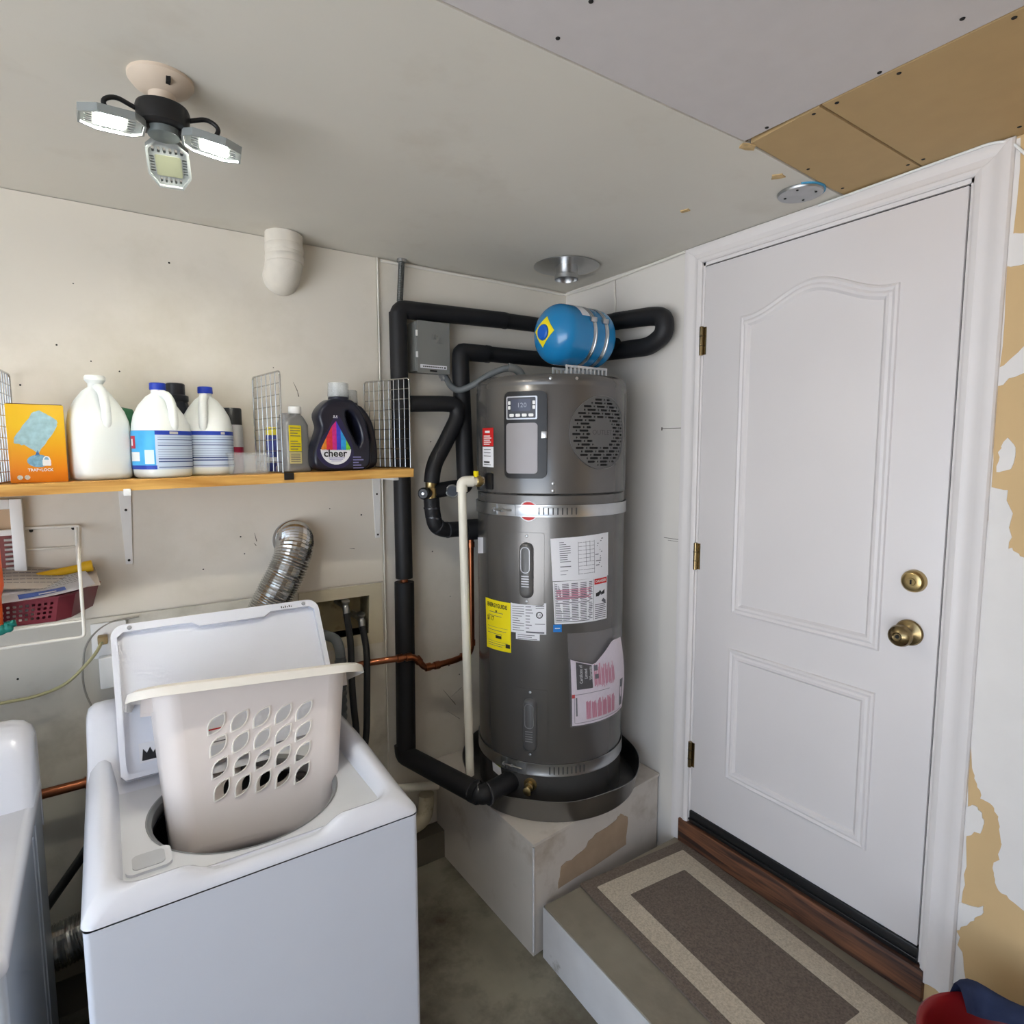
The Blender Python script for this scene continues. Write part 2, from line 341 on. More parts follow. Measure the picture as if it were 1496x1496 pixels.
for poly in ([(-.51, -1.29), (-.475, -1.30), (-.46, -1.285), (-.50, -1.272)], [(-.315, -.935), (-.30, -.93), (-.293, -.955), (-.308, -.96)], [(-.30, -1.23), (-.28, -1.215), (-.262, -1.245), (-.285, -1.25)]):
    finish('torn_paper', plate(mud(poly, 2), [], lambda s, t, h: Vector((s, t, H-h)), 0, .003), M('torn_paper', (196, 168, 122), .9, var=.2, scale=60), ce, 0)
box('joint_strip', (-4.4, -1.297, H+.004), (-.5, -1.289, H+.011), M('joint_brown', (120, 96, 74), .9), ce)
cb = box('baseboard_back', (-4.4, -.075, 0), (-.0, 0, .118), curb_m); tag(cb, 'dark rough concrete foundation curb along the wall', 'curb', kind='structure')

# concrete step
stp = finish('step', plate([(-.664, -.72), (0, -.72), (0, -2.3), (-.70, -2.3), (-.682, -1.3)], [], fxy(0), 0, .182), stepw_m, None, 0)
tag(stp, 'concrete entry step with chipped white riser', 'step', kind='structure')
finish('tread', plate([(-.662, -.722), (-.002, -.722), (-.002, -2.298), (-.698, -2.298), (-.680, -1.3)], [], fxy(0), .182, .187), step_m, stp, 0)

# heater platform
plf = thing('heater_platform', (-.35, -.35, 0), 'white boxed wallboard platform under the water heater', 'platform', kind='structure')
finish('platform_body', plate([(-.69, -.70), (-.01, -.625), (-.01, -.01), (-.70, -.01)], [], fxy(0), 0, .398), plat_m, plf, 0)
finish('platform_top', plate([(-.695, -.706), (-.008, -.63), (-.008, -.008), (-.705, -.008)], [], fxy(0), .398, .408), plat_m, plf, 0)
bp = lambda s, t, h: Vector((-.69+.68*s, -.70+.075*s-h, t))
finish('peeled_paper_patch', plate(mud([(.17, .19), (.19, .265), (.35, .275), (.45, .31), (.62, .315), (.66, .33), (.72, .30), (.71, .19)], 4), [], bp, 0, .002), M('bare_gypsum_paper', (168, 146, 122), .9, var=.08, scale=14), plf, 0)
tube('corner_bead', [(-.692, -.703, .02), (-.692, -.703, .395)], .004, stepw_m, plf, 8)

# ------------------------------------------------------------------ entry door
dr = thing('door_1', (-.02, -1.18, .33), 'white two-panel entry door with eyebrow arch panel', 'door', kind='structure')
XF = -.006                                            # face of the slab towards the room
box('door_slab', (XF, -1.5735, .335), (.038, -.7885, 2.3565), door_m, dr, .0015)
def inset(poly, d):
    n = len(poly); out = []
    for i in range(n):
        p0, p1, p2 = Vector(poly[i-1]), Vector(poly[i]), Vector(poly[(i+1) % n])
        e1 = (p1-p0).normalized(); e2 = (p2-p1).normalized(); n1 = Vector((-e1.y, e1.x)); n2 = Vector((-e2.y, e2.x)); b = (n1+n2)
        b = b.normalized()*(d/max(.3, b.normalized().dot(n1))); out.append(p1+b)
    return out
def moulding(name, poly, parent):
    prof = [(0, -.001), (.003, -.001), (.006, .006), (.012, .009), (.020, .0055), (.027, .009), (.035, .0075), (.041, .002), (.044, -.001)]
    area = sum(a[0]*b[1]-b[0]*a[1] for a, b in zip(poly, poly[1:]+poly[:1]))
    if area < 0: poly = poly[::-1]
    bm = bmesh.new(); rings = [[Vector((XF-h, p[0], p[1])) for p in inset(poly, d)] for d, h in prof]
    skin(bm, rings, False, False)
    return finish(name, bm, door_m, parent, 25)
up = [(-.936, 1.137), (-1.434, 1.137)]
for k in range(29):
    t = -1+2*k/28; up.append((-1.185-.249*(-t), 2.163+.068*(0 if abs(t) > .92 else (.5+.5*math.cos(math.pi*t/.92)))))
up = [(-.936, 1.137), (-1.434, 1.137)]+[(-1.185+.249*(-1+2*k/28), 2.163+.068*(0 if abs(-1+2*k/28) > .92 else (.5+.5*math.cos(math.pi*(-1+2*k/28)/.92)))) for k in range(29)]
moulding('upper_panel', up, dr); moulding('lower_panel', [(-.934, .530), (-1.431, .530), (-1.431, 1.019), (-.934, 1.019)], dr)
box('door_sweep', (-.012, -1.578, .286), (.03, -.787, .334), black_m, dr, .003)
box('sweep_fin', (-.018, -1.578, .298), (-.011, -.787, .306), black_m, dr, .002)
kb = lathe('door_knob', [(.034, 0), (.036, .004), (.033, .009), (.022, .012), (.013, .016), (.012, .032), (.020, .036), (.028, .044), (.030, .054), (.027, .064), (.020, .070), (.012, .073), (.009, .071), (.004, .071)], abrass_m, dr, (XF, -1.505, 1.214), (-1, 0, 0), 36, 25)
lathe('keyhole', [(.005, 0), (.005, .001)], dark_m, kb, (XF-.0715, -1.505, 1.214), (-1, 0, 0), 12)
db = lathe('deadbolt', [(.031, 0), (.031, .004), (.029, .014), (.024, .020), (.018, .022), (.011, .022), (.010, .024), (.003, .024)], brass_m, dr, (XF, -1.51, 1.358), (-1, 0, 0), 36, 20)
box('keyway', (XF-.0255, -1.512, 1.352), (XF-.024, -1.508, 1.364), dark_m, db)
for z in (2.10, 1.323, .557):
    hg = tube('hinge', [(-.012, -.783, z-.05), (-.012, -.783, z+.05)], .0075, abrass_m, dr, 12)
    for dz in (-.017, .017): lathe('knuckle_joint', [(.0082, -.001), (.0082, .001)], dark_m, hg, (-.012, -.783, z+dz), (0, 0, 1), 12)
    box('hinge_leaf', (-.0075, -.800, z-.048), (-.0045, -.775, z+.048), abrass_m, hg)
# casing
cs = thing('trim_1', (0, -1.18, .19), 'white moulded casing around the entry door', 'door casing', kind='structure')
cprof = [(0, 0), (0, .012), (.006, .016), (.016, .017), (.024, .013), (.040, .012), (.050, .016), (.062, .019), (.072, .018), (.076, .012), (.076, 0)]
def casing(name, pts):       # pts: [(y,z,outdir)] inner-edge path with outward offsets
    bm = bmesh.new(); rings = []
    for (y, z, oy, oz) in pts: rings.append([Vector((-h, y+oy*d, z+oz*d)) for d, h in cprof])
    skin(bm, rings); return finish(name, bm, trim_m, cs, 30)
casing('casing_board', [(-.778, .19, 1, 0), (-.778, 2.372, 1, .82)])
casing('casing_board', [(-1.586, .25, -1, 0), (-1.586, 2.372, -1, .82)])
casing('casing_board', [(-.778, 2.3725, 1, .82), (-1.586, 2.3725, -1, .82)])
for y0, y1, z0, z1 in ((-.7865, -.776, .29, 2.374), (-1.588, -1.5775, .29, 2.374), (-1.588, -.776, 2.3615, 2.374)):
    box('jamb', (-.004, y0, z0), (.13, y1, z1), trim_m, cs)
for a_, b_ in (((.004, -1.578, .29), (.03, -1.5735, 2.362)), ((.004, -1.578, 2.3565), (.03, -.786, 2.362)), ((.004, -.7885, .29), (.03, -.7862, 2.362))): box('gap_shade_strip', a_, b_, dark_m, cs)  # dark strips added to paint the shade deep in the door gaps
sl = box('threshold', (-.022, -1.597, .19), (.10, -.742, .283), sill_m, cs, .003); sl['label'] = 'worn dark brown wooden sill board'
tube('white_cable', fillet([(-.022, -1.20, H-.008), (-.024, -1.4, H-.006), (-.023, -1.62, H-.002), (-.012, -1.655, H-.01), (-.006, -1.69, H-.06), (-.006, -1.75, H-.10)], .03), .0035, white_m, cs, 8)
# ------------------------------------------------------------------ rug
rg = thing('door_mat', (-.30, -1.19, .187), 'brown rug with beige border band lying on the concrete step', 'rug')
Mr = Matrix.Translation((-.292, -1.185, .1875)) @ Matrix.Rotation(R(-4.6), 4, 'Z')
frug = lambda s, t, h: Mr @ Vector((s, t, h+.0015*math.sin(s*9+t*7)+.0015))
rr = rrect(-.248, .248, -.455, .45, .006, 2); bi = rrect(-.205, .205, -.41, .405, .004, 2); ci = rrect(-.128, .128, -.325, .32, .004, 2)
finish('outer_border', plate(rr, [bi], frug, 0, .006, .03), rugd_m, rg); finish('beige_band', plate(bi, [ci], frug, 0, .0068, .03), rugl_m, rg); finish('centre_field', plate(ci, [], frug, 0, .0062, .03), rugd_m, rg)

# ------------------------------------------------------------------ water heater
CX, CY, CR = -.365, -.365, .284
def fc(th0=0.0):                      # (arc metres from th0, z, height above the jacket)
    def f(s, t, h):
        a = R(th0)+s/CR; return Vector((CX+(CR+h)*math.sin(a), CY-(CR+h)*math.cos(a), t))
    return f
F0 = fc(0)
A = lambda deg: R(deg)*CR             # degrees -> arc metres
HB = .4155
wh = thing('water_heater', (CX, CY, HB), 'tall dark grey hybrid water heater standing in the corner', 'water heater')
lathe('tank_jacket', [(.270, HB), (.284, HB+.006), (.284, 1.556), (.280, 1.560)], grey_m, wh, (CX, CY, 0), seg=96)
lathe('upper_shroud', [(.282, 1.561), (.2865, 1.565), (.2865, 1.925), (.2845, 1.932), (.2845, 1.938), (.2855, 1.944), (.283, 1.962), (.274, 1.972), (.255, 1.974), (0, 1.974)], grey_m, wh, (CX, CY, 0), seg=96)
# control panel
h0 = .002
cp = finish('control_panel', plate(rrect(A(-70), A(-40.3), 1.617, 1.913, .022), [], F0, h0, .019, .012), black_m, wh, 30)
finish('faceplate', plate(rrect(A(-68.0), A(-46.2), 1.634, 1.806, .012), [], F0, .018, .0215, .012), M('faceplate_silver', (146, 142, 144), .45, .25, var=.02), cp, 30)
sb = finish('display_bezel', plate(rrect(A(-67.8), A(-46.4), 1.818, 1.896, .005), [], F0, .018, .0222, .012), M('bezel_silver', (196, 198, 204), .3, .5), cp, 30)
finish('display_border', plate(rrect(A(-66.8), A(-47.4), 1.822, 1.892, .004), [], F0, .021, .0226, .012), M('bezel_dark', (60, 62, 70), .35), cp, 30)
finish('lcd_screen', plate(rrect(A(-63.8), A(-50.5), 1.846, 1.886, .002), [], F0, .022, .0232, .012), M('lcd', (84, 88, 104), .15), sb, 30)
text('lcd_digits', '120', .022, F0, .0235, M('lcd_ink', (150, 156, 170), .4), sb, pos=(A(-56.5), 1.865))
for k in range(4): finish('button', plate(rrect(A(-65.2+k*4.4), A(-62.0+k*4.4), 1.827, 1.837, .003, 3), [], F0, .022, .0240), white_m, sb, 30)
for a in (-66.2, -49.4):
    for z in (1.858, 1.874): finish('button', plate(rrect(A(a), A(a+1.7), z-.006, z+.006, .002, 3), [], F0, .022, .0240), white_m, sb, 30)
box('latch', (-.01, -.004, -.012), (.01, .004, .012), steel_m, cp, .002, xf=Matrix.Translation(F0(A(-42), 1.765, .018)) @ Matrix.Rotation(R(-42), 4, 'Z'))
# outlet grille
GC = 1.774; GR = .124
finish('grille_backing', plate(circ(A(.3), GC, GR-.003, 48), [], F0, .0028, .0034, .012), dark_m, wh, 30)
holes = []
row = 0; z = GC-GR+.012
while z < GC+GR-.008:
    half = math.sqrt(max(0, (GR-.007)**2-(z-GC)**2)); x = -half+(0 if row % 2 else .012)
    pat = [.030, .006, .036, .006] if row % 2 else [.006, .034, .006, .030]
    k = 0
    while x < half-.005:
        w = min(pat[k % 4], half-x); mid = x+w/2
        x0, x1 = x, x+w
        if abs(z-GC) < .050:
            lim = math.sqrt(.052**2-(z-GC)**2)
            if x0 > -lim and x1 < lim: x0 = x1
            elif x0 < -lim < x1: x1 = -lim
            elif x0 < lim < x1: x0 = lim
        if x1-x0 > .005: holes.append(rrect(A(.3)+x0, A(.3)+x1, z-.0038, z+.0038, .0024, 2))
        x += w+.007; k += 1
    z += .0118; row += 1
gr = finish('outlet_grille', plate(circ(A(.3), GC, GR, 64), holes, F0, .0036, .0075, .012), greyd_m, wh, 30)
finish('grille_rim', plate(circ(A(.3), GC, GR+.003, 64), [circ(A(.3), GC, GR-.001, 64)], F0, .002, .009, .012), greyd_m, gr, 30)
text('raised_lettering', 'OUTLET', .024, F0, .0082, M('lettering_grey', (70, 70, 70), .4), gr, pos=(A(.3), GC))
# stickers on the jacket
def qmap(c, base=.0):         # bilinear patch given 4 (deg, z) corners TL TR BR BL; u,v in 0..1 with v=0 at top
    def f(u, v, h):
        d = (1-v)*((1-u)*c[0][0]+u*c[1][0])+v*((1-u)*c[3][0]+u*c[2][0]); z = (1-v)*((1-u)*c[0][1]+u*c[1][1])+v*((1-u)*c[3][1]+u*c[2][1])
        return F0(A(d), z, h+base)
    return f
def patch(name, f, u0, u1, v0, v1, h, mat, parent, n=14):
    bm = bmesh.new(); rings = [[f(u0+(u1-u0)*i/n, v0+(v1-v0)*j, h) for i in range(n+1)] for j in (0, .5, 1)]
    skin(bm, rings, False, False, False); return finish(name, bm, mat, parent, 60)
def lines(name, f, spec, h, mat, parent, n=6):
    bm = bmesh.new()
    for (u0, u1, v, th) in spec:
        m = max(1, int(abs(u1-u0)*n+1)); skin(bm, [[f(u0+(u1-u0)*i/m, vv, h) for i in range(m+1)] for vv in (v, v+th)], False, False, False)
    return tag(finish(name, bm, mat, parent, 0), kind='stuff')
rl = random.Random(11)
def para(u0, u1, v0, v1, dv, th, ragged=.3):
    out = []; v = v0
    while v < v1: out.append((u0, u1-(u1-u0)*ragged*rl.random()*(rl.random() > .5), v, th)); v += dv
    return out
f = qmap([(-98, 1.795), (-83, 1.794), (-83, 1.728), (-98, 1.729)], .0025)
st = patch('red_sticker', f, 0, 1, 0, 1, .001, red_m, wh); lines('sticker_print', f, para(.15, .85, .42, .9, .11, .05), .0015, white_m, st); patch('sticker_heading', f, .28, .72, .16, .28, .0015, white_m, st, 3)
f = qmap([(-98, 1.727), (-83, 1.726), (-83, 1.653), (-98, 1.655)], .0025)
st = patch('white_sticker', f, 0, 1, 0, 1, .001, paper_m, wh); lines('sticker_print', f, para(.15, .8, .12, .6, .16, .03)+[(.15, .7, .72, .08), (.15, .8, .87, .03)], .0015, inkb_m, st)
# round red badge half under the strap
bd = finish('round_badge', plate(circ(A(-53.4), 1.503, .036, 40), [], F0, 0, .001, .012), paper_m, wh, 0); bd['label'] = 'round red and white maker badge'
finish('badge_red', plate([p for p in circ(A(-53.4), 1.503, .032, 40) if p[1] < 1.492] or circ(0, 0, 1), [], F0, .001, .0016, .012), red_m, bd, 0)
finish('badge_red', plate([p for p in circ(A(-53.4), 1.503, .032, 40) if p[1] > 1.514], [], F0, .001, .0016, .012), red_m, bd, 0)
text('badge_name', 'Rheem', .02, F0, .0019, red_m, bd, pos=(A(-53.4), 1.503))
# access covers
def cover(cz, hh, ang, mat):
    co = finish('access_cover', plate(rrect(A(ang-12.5), A(ang+12.5), cz-hh, cz+hh, .008), [], F0, 0, .0035, .012), grey_m, wh, 30)
    b = bmesh.new(); prof = [(.022, .003), (.021, .010), (.016, .016), (.008, .019)]
    rings = []
    for r, h in prof: rings.append([F0(A(ang)+p[0], p[1], h) for p in rrect(-r*1.15, r*1.15, cz-hh*.80-(r-.02), cz+hh*.72+(r-.02), r*1.1, 6)])
    skin(b, rings, False, True); hp = finish('handle_bulge', b, mat, co, 60)
    finish('recess_ring', plate(rrect(A(ang)-.016, A(ang)+.016, cz-hh*.10, cz+hh*.62, .015), [rrect(A(ang)-.0135, A(ang)+.0135, cz-hh*.08, cz+hh*.60, .0125)], F0, .010, .0205), M('cover_edge', (150, 150, 152), .3, .5), hp, 30)
    lines('cover_ribs', lambda u, v, h: F0(A(ang)+u, v, h), [(-.013, .013, cz-hh*.2-k*.009, .0035) for k in range(5)], .0205, M('cover_edge', (150, 150, 152), .3), co)
    for sz in (cz+hh-.012, cz-hh+.012):
        p = F0(A(ang), sz, .0035); lathe('cover_screw', [(.005, 0), (.0045, .002), (.002, .003)], steel_m, co, p, p-Vector((CX, CY, p.z)), 12)
cover(1.30, .128, -54.5, greyd_m); cover(.738, .128, -51.8, M('cover_dark', (92, 92, 93), .4, .2))
# paper labels
f = qmap([(-37.8, 1.409), (8.5, 1.422), (9, 1.265), (-36.2, 1.259)])
st = patch('wiring_diagram_sheet', f, 0, 1, 0, 1, .0015, paper_m, wh)
lines('diagram_print', f, para(.13, .3, .10, .55, .05, .014, .6)+[(.13, .3, .66, .02), (.13, .25, .76, .01), (.13, .22, .85, .01)]+[(.42, .7, .14+k*.09, .008) for k in range(9)]+[(.72+.12*rl.random(), .76+.12*rl.random(), .1+.05*k, .02) for k in range(14)], .0019, ink_m, st)
lines('diagram_frame', lambda u, v, h: f(v, u, h), [(.12, .88, .42, .006), (.12, .88, .7, .006), (.12, .7, .55, .006), (.12, .6, .62, .006)], .0019, ink_m, st)
f2 = qmap([(-36, 1.257), (8.2, 1.266), (8.2, 1.107), (-34.6, 1.106)])
st = patch('warning_label', f2, 0, 1, 0, 1, .0015, paper_m, wh)
patch('danger_header', f2, .71, .98, .03, .16, .0019, red_m, st, 6)
text('danger_word', 'DANGER', .0125, lambda s, t, h: f2(.845+s/.22, .095-t/.155, h), .0024, white_m, st, bold=.0003)
lines('warning_print', f2, para(.03, .67, .06, .97, .04, .018, .1)+para(.72, .97, .62, .97, .045, .018, .1), .0019, ink_m, st)
lines('warning_print_red', f2, para(.05, .64, .2, .42, .04, .014, .2), .0022, pink_m, st)
finish('pictogram', plate(mud([(.74, .36), (.80, .34), (.83, .30), (.86, .36), (.93, .30), (.93, .40), (.86, .42), (.83, .40), (.80, .44), (.74, .44)], 1), [], lambda s, t, h: f2(s, t, h), None, .0021), inkb_m, st, 0)
finish('pictogram', plate([(.86, .56), (.96, .64), (.96, .56), (.90, .50)], [], lambda s, t, h: f2(s, t, h), None, .0021), ink_m, st, 0)
lines('label_frame', lambda u, v, h: f2(v, u, h), [(.02, .98, .69, .006), (.02, .98, .02, .004), (.02, .98, .985, .004)], .002, inkb_m, st)
f = qmap([(-35.5, 1.104), (-29.5, 1.105), (-29.5, 1.078), (-35.5, 1.078)])
st = patch('blue_star_sticker', f, 0, 1, 0, 1, .0015, M('print_blue', (24, 120, 200), .5), wh, 4); lines('sticker_print', f, [(.2, .8, .45, .12)], .0019, white_m, st)
f3 = qmap([(-95.4, 1.168), (-67.5, 1.170), (-67, .987), (-93.6, .981)])
st = patch('yellow_energy_label', f3, 0, 1, 0, 1, .0016, yellow_m, wh)
fy = lambda s, t, h: f3(.5+s/.14, .5-t/.185, h)
text('energy_heading', 'ENERGYGUIDE', .0205, fy, .0022, inkb_m, st, pos=(0, .072), sx=.80, bold=.0007)
text('energy_cost', '$117', .024, fy, .0022, inkb_m, st, pos=(-.036, .022), sx=.9, bold=.0004)
lines('energy_print', f3, [(.2, .75, .24, .012), (.15, .7, .31, .01), (.1, .9, .54, .006), (.1, .85, .6, .01), (.1, .7, .67, .01), (.1, .9, .83, .006), (.1, .8, .87, .01), (.1, .7, .91, .01)], .0021, ink_m, st)
patch('energy_block', f3, .45, .68, .70, .76, .0022, inkb_m, st, 3); patch('energy_block', f3, .82, .97, .84, .92, .0022, inkb_m, st, 3)
finish('energy_arrow', plate([(.46, .20), (.54, .20), (.5, .26)], [], lambda s, t, h: f3(s, t, h), None, .0022), inkb_m, st, 0)
f4 = qmap([(-67.3, 1.172), (-40.5, 1.181), (-40.4, 1.068), (-67, 1.066)])
st = patch('rating_plate_label', f4, 0, 1, 0, 1, .0014, paper_m, wh)
lines('rating_print', f4, para(.05, .40, .1, .9, .08, .02, .5)+para(.44, .66, .1, .8, .1, .025, .6)+[(.45, .95, .92, .05), (.7, .97, .66, .02), (.72, .95, .08, .03), (.72, .95, .15, .02)], .0018, ink_m, st)
finish('approval_ring', plate(circ(0, 0, .012, 24), [circ(0, 0, .0085, 24)], lambda s, t, h: f4(.82+s/.13, .38+t/.11, h), None, .0018), inkb_m, st, 0)
text('approval_mark', 'UL', .012, lambda s, t, h: f4(.82+s/.13, .38-t/.11, h), .0018, inkb_m, st)
f = qmap([(-63, 1.066), (-45, 1.068), (-45, 1.045), (-63, 1.043)])
st = patch('serial_strip', f, 0, 1, 0, 1, .0014, paper_m, wh, 4); lines('serial_print', f, para(.08, .9, .2, .9, .3, .1), .0018, ink_m, st)
f = qmap([(-88, .575), (-78, .565), (-76, .50), (-86, .51)])
st = patch('caution_tag', f, 0, 1, 0, 1, .0014, paper_m, wh, 4); patch('tag_yellow', f, 0, 1, .1, .45, .0018, M('tag_yellow', (150, 160, 50), .6), st, 4)
# ports
p = F0(A(-51.7), .508, 0); ax = (p-Vector((CX, CY, p.z))).normalized()
dv = lathe('drain_valve', [(.024, .0), (.024, .003), (.013, .004), (.012, .018), (.016, .019), (.016, .027), (.011, .028), (.011, .042), (.014, .043), (.014, .050), (.010, .051)], brass_m, wh, p, ax, 20); dv['label'] = 'brass drain valve'
lathe('valve_outlet', [(.011, 0), (.011, .02), (.008, .021)], brass_m, dv, p+ax*.035, (0, 0, -1), 16)
box('relief_port_plate', (-.004, -.024, -.030), (.010, .024, .030), black_m, wh, .006, xf=Matrix.Translation(F0(A(-88), 1.602, 0)) @ Matrix.Rotation(R(180), 4, 'Z'))
for sz, a in ((1.60, -36), (1.575, -36), (1.955, -38), (1.955, -20)):
    p = F0(A(a), sz, .002); lathe('shroud_screw', [(.0055, 0), (.005, .002), (.002, .003)], steel_m, wh, p, p-Vector((CX, CY, p.z)), 12)
finish('shroud_seam', plate([(A(33), 1.57), (A(33.4), 1.57), (A(33.4), 1.92), (A(33), 1.92)], [], F0, .002, .0032), greyd_m, wh, 0)
p = F0(A(-101), 1.36, .001); box('side_tag', (-.0005, -.012, -.03), (.0005, .012, .03), paper_m, wh, xf=Matrix.Translation(p+Vector((-.006, 0, 0))) @ Matrix.Rotation(R(60), 4, 'Z'))
# top hardware: cradle for the expansion tank
cr_ = thing('tank_cradle', (-.30, -.44, 1.974), 'white ribbed bracket on top of the water heater', 'bracket')
XCR = (-.39, -.19)
for y in (-.485, -.405):
    b = bmesh.new(); bm_box(b, (XCR[0], y-.003, 1.974), (XCR[1], y+.003, 1.982)); bm_box(b, (XCR[0], y-.003, 2.016), (XCR[1], y+.003, 2.024))
    for k in range(11):
        x = XCR[0]+.004+k*(XCR[1]-XCR[0]-.008)/10; bm_box(b, (x-.003, y-.003, 1.981), (x+.003, y+.003, 2.017))
    finish('ribbed_side', b, white_m, cr_)
box('cradle_base', (XCR[0], -.485, 1.974), (XCR[1], -.405, 1.978), white_m, cr_)

# drain pan
PR = .338
b = bmesh.new(); n = 64; rings = []
rp_ = random.Random(5)
for r_, z_ in ((.0, .4085), (PR, .4085), (PR+.002, .4105), (PR+.016, .488), (PR+.019, .491), (PR+.0165, .492), (PR+.0145, .488), (PR+.0005, .4125), (.0, .4105)):
    ring = []
    for k in range(n):
        a = 2*math.pi*k/n; w = .006*math.sin(3*a+1)+.004*math.sin(7*a) if z_ > .45 else 0
        ring.append(Vector((CX-.002+max(r_, .001)*math.cos(a), CY-.006+max(r_, .001)*math.sin(a), z_+w)))
    rings.append(ring)
for ring in rings:
    for v in ring: v.x = min(v.x, -.008); v.y = min(v.y, -.008)
skin(b, rings); pn = finish('drain_pan', b, pan_m, None, 40); tag(pn, 'shallow round aluminium drain pan under the water heater', 'drain pan')

# seismic straps
def strap(z0, z1, ca, label):
    s = thing('seismic_strap', (CX, CY, z0), label, 'strap')
    rs = .2895 if z0 > 1 else .2868
    b = bmesh.new(); n = 90; prof = [(rs, z0), (rs+.0018, z0), (rs+.0018, z0+.004), (rs+.0012, z0+.006), (rs+.0012, z1-.006), (rs+.0018, z1-.004), (rs+.0018, z1), (rs, z1)]
    rings = [[Vector((CX+r_*math.sin(R(a)), CY-r_*math.cos(R(a)), zz)) for r_, zz in prof] for a in [ -225+270*k/n+45 for k in range(n+1)]]
    skin(b, rings); band = finish('strap_band', b, steel_m, s, 30)
    for k in range(9):
        a = ca+28+k*3.2; b = plate(rrect(A(a), A(a+.9), z0+.008, z1-.008, .002, 2), [], F0, rs-CR+.001, rs-CR+.0022); finish('slot', b, M('slot_dark', (70, 72, 74), .5), band, 0)
    for d, wdt in ((-7, 5), (8, 7)):
        finish('clamp_plate', plate(rrect(A(ca+d-wdt/2), A(ca+d+wdt/2), z0+.001, z1-.001, .004, 3), [], F0, rs-CR, rs-CR+.006, .01), zinc_m, s, 30)
    b1 = F0(A(ca-6), (z0+z1)/2, rs-CR+.012); b2 = F0(A(ca+9), (z0+z1)/2, rs-CR+.012)
    tube('clamp_bolt', [b1, b2], .0035, steel_m, s, 10)
    for pnt in (b1, b1.lerp(b2, .45)): lathe('clamp_nut', [(.0075, -.004), (.0075, .004)], steel_m, s, pnt, b2-b1, 6)
strap(1.484, 1.525, -74, 'shiny steel earthquake strap around the upper water heater')
strap(.545, .590, -66, 'steel earthquake strap around the base of the water heater')

# document bag
fb = qmap([(-26, 1.075), (24.5, 1.068), (35.8, .725), (-23.5, .728)])
bagf = lambda u, v, h: fb(u, v, .006+.014*math.sin(math.pi*min(1, v*1.0))*(.6+.4*math.sin(3+u*5))+h)
bag = thing('document_bag', tuple(fb(.5, 1, .006)), 'clear plastic bag of warranty papers taped to the water heater', 'document bag')
def bagpatch(name, u0, u1, v0, v1, h, mat, vtop=None, nu=18, nv=16):
    b = bmesh.new(); rings = []
    for j in range(nv+1):
        ring = []
        for i in range(nu+1):
            u = u0+(u1-u0)*i/nu; a = vtop(u) if vtop else v0; v = a+(v1-a)*j/nv; ring.append(bagf(u, v, h))
        rings.append(ring)
    skin(b, rings, False, False, False); return finish(name, b, mat, bag, 60)
bagpatch('film', 0, 1, 0, .99, .006, clear_film('clear_film', (220, 216, 222), .11, .12))
ptop = lambda u: .27 if u < .05 else (.27+.08*(u/.35) if u < .38 else max(.14, .35-.30*(u-.38)/.5))
bagpatch('warranty_sheet', .03, .97, .3, .985, .001, M('warranty_paper', (226, 216, 226), .6), ptop)
blk = finish('black_title_block', plate([(.10, .30), (.33, .355), (.33, .60), (.10, .595)], [], lambda s, t, h: bagf(s, t, h), None, .0022, .03), inkb_m, bag, 0)
for k, wd in enumerate(('Certificate of', 'Limited', 'Warranty')):
    text('title_lettering', wd, .017, lambda s, t, h: bagf(.5+s/.26, .5-t/.34, h), .0034, white_m, bag, rot=R(90), pos=((-.335+k*.07)*.26, .022), sx=.72)
def bl(spec, h, mat, nm):
    b = bmesh.new()
    for (u0, u1, v0, v1) in spec:
        m = max(1, int(abs(u1-u0)*14)); skin(b, [[bagf(u0+(u1-u0)*i/m, vv, h) for i in range(m+1)] for vv in (v0, v1)], False, False, False)
    return tag(finish(nm, b, mat, bag, 0), kind='stuff')
bl([(.36+.012*k, .368+.012*k, .34+.1*rl.random(), .62-.05*rl.random()) for k in range(30) if k % 5 < 4]+[(.22+.014*k, .23+.014*k, .72+.06*rl.random(), .93) for k in range(34) if k % 6 < 5], .0022, pink_m, 'pink_print')
bl([(.36, .42, .36, .42), (.37, .43, .46, .51), (.82, .90, .60, .92), (.08, .10, .68, .88), (.05, .6, .645, .65), (.06, .065, .66, .95), (.06, .9, .955, .96)], .0026, ink_m, 'grey_print')
bl([(.03, .07, .64, .68)], .003, red_m, 'red_corner')

# ------------------------------------------------------------------ expansion tank
TX0, TX1, TY, TZ, TR = -.472, -.165, -.445, 2.135, .109
et = thing('expansion_tank', ((TX0+TX1)/2, TY, TZ-TR), 'bright blue expansion tank lying on top of the water heater', 'expansion tank')
prof = []
for k in range(13):
    a = R(90*k/12); prof.append((TR*math.sin(a), TX0+.075*(1-math.cos(a))))
for k in range(13):
    a = R(90-90*k/12); prof.append((TR*math.sin(a)*1.0, TX1-.06*(1-math.cos(a))))
m0 = (prof[12][1]+prof[13][1])/2
tx = Vector((1, .06, 0)).normalized()
prof = [(r_, z_-TX0) for r_, z_ in prof]
TO = Vector((TX0, TY-.01, TZ))
shell = lathe('tank_shell', prof, blue_m, et, TO, tx, 48, 40)
lathe('end_cap', [(.026, -.006), (.027, .012), (.022, .016), (.018, .016)], bluecap_m, et, TO+tx*.008, -tx, 28)
tm = frame_at(TO, tx)
fdome = lambda s, t, h: tm @ Vector((s, t, .075*(1-math.sqrt(max(0, 1-(s*s+t*t)/TR**2)))-h-.0008))
lab = finish('yellow_square_label', plate([(-.052, .0), (-.012, .055), (.052, .010), (.010, -.052)], [circ(0, 0, .029, 20)], fdome, 0, .0012, .012), yellow_m, et, 0)
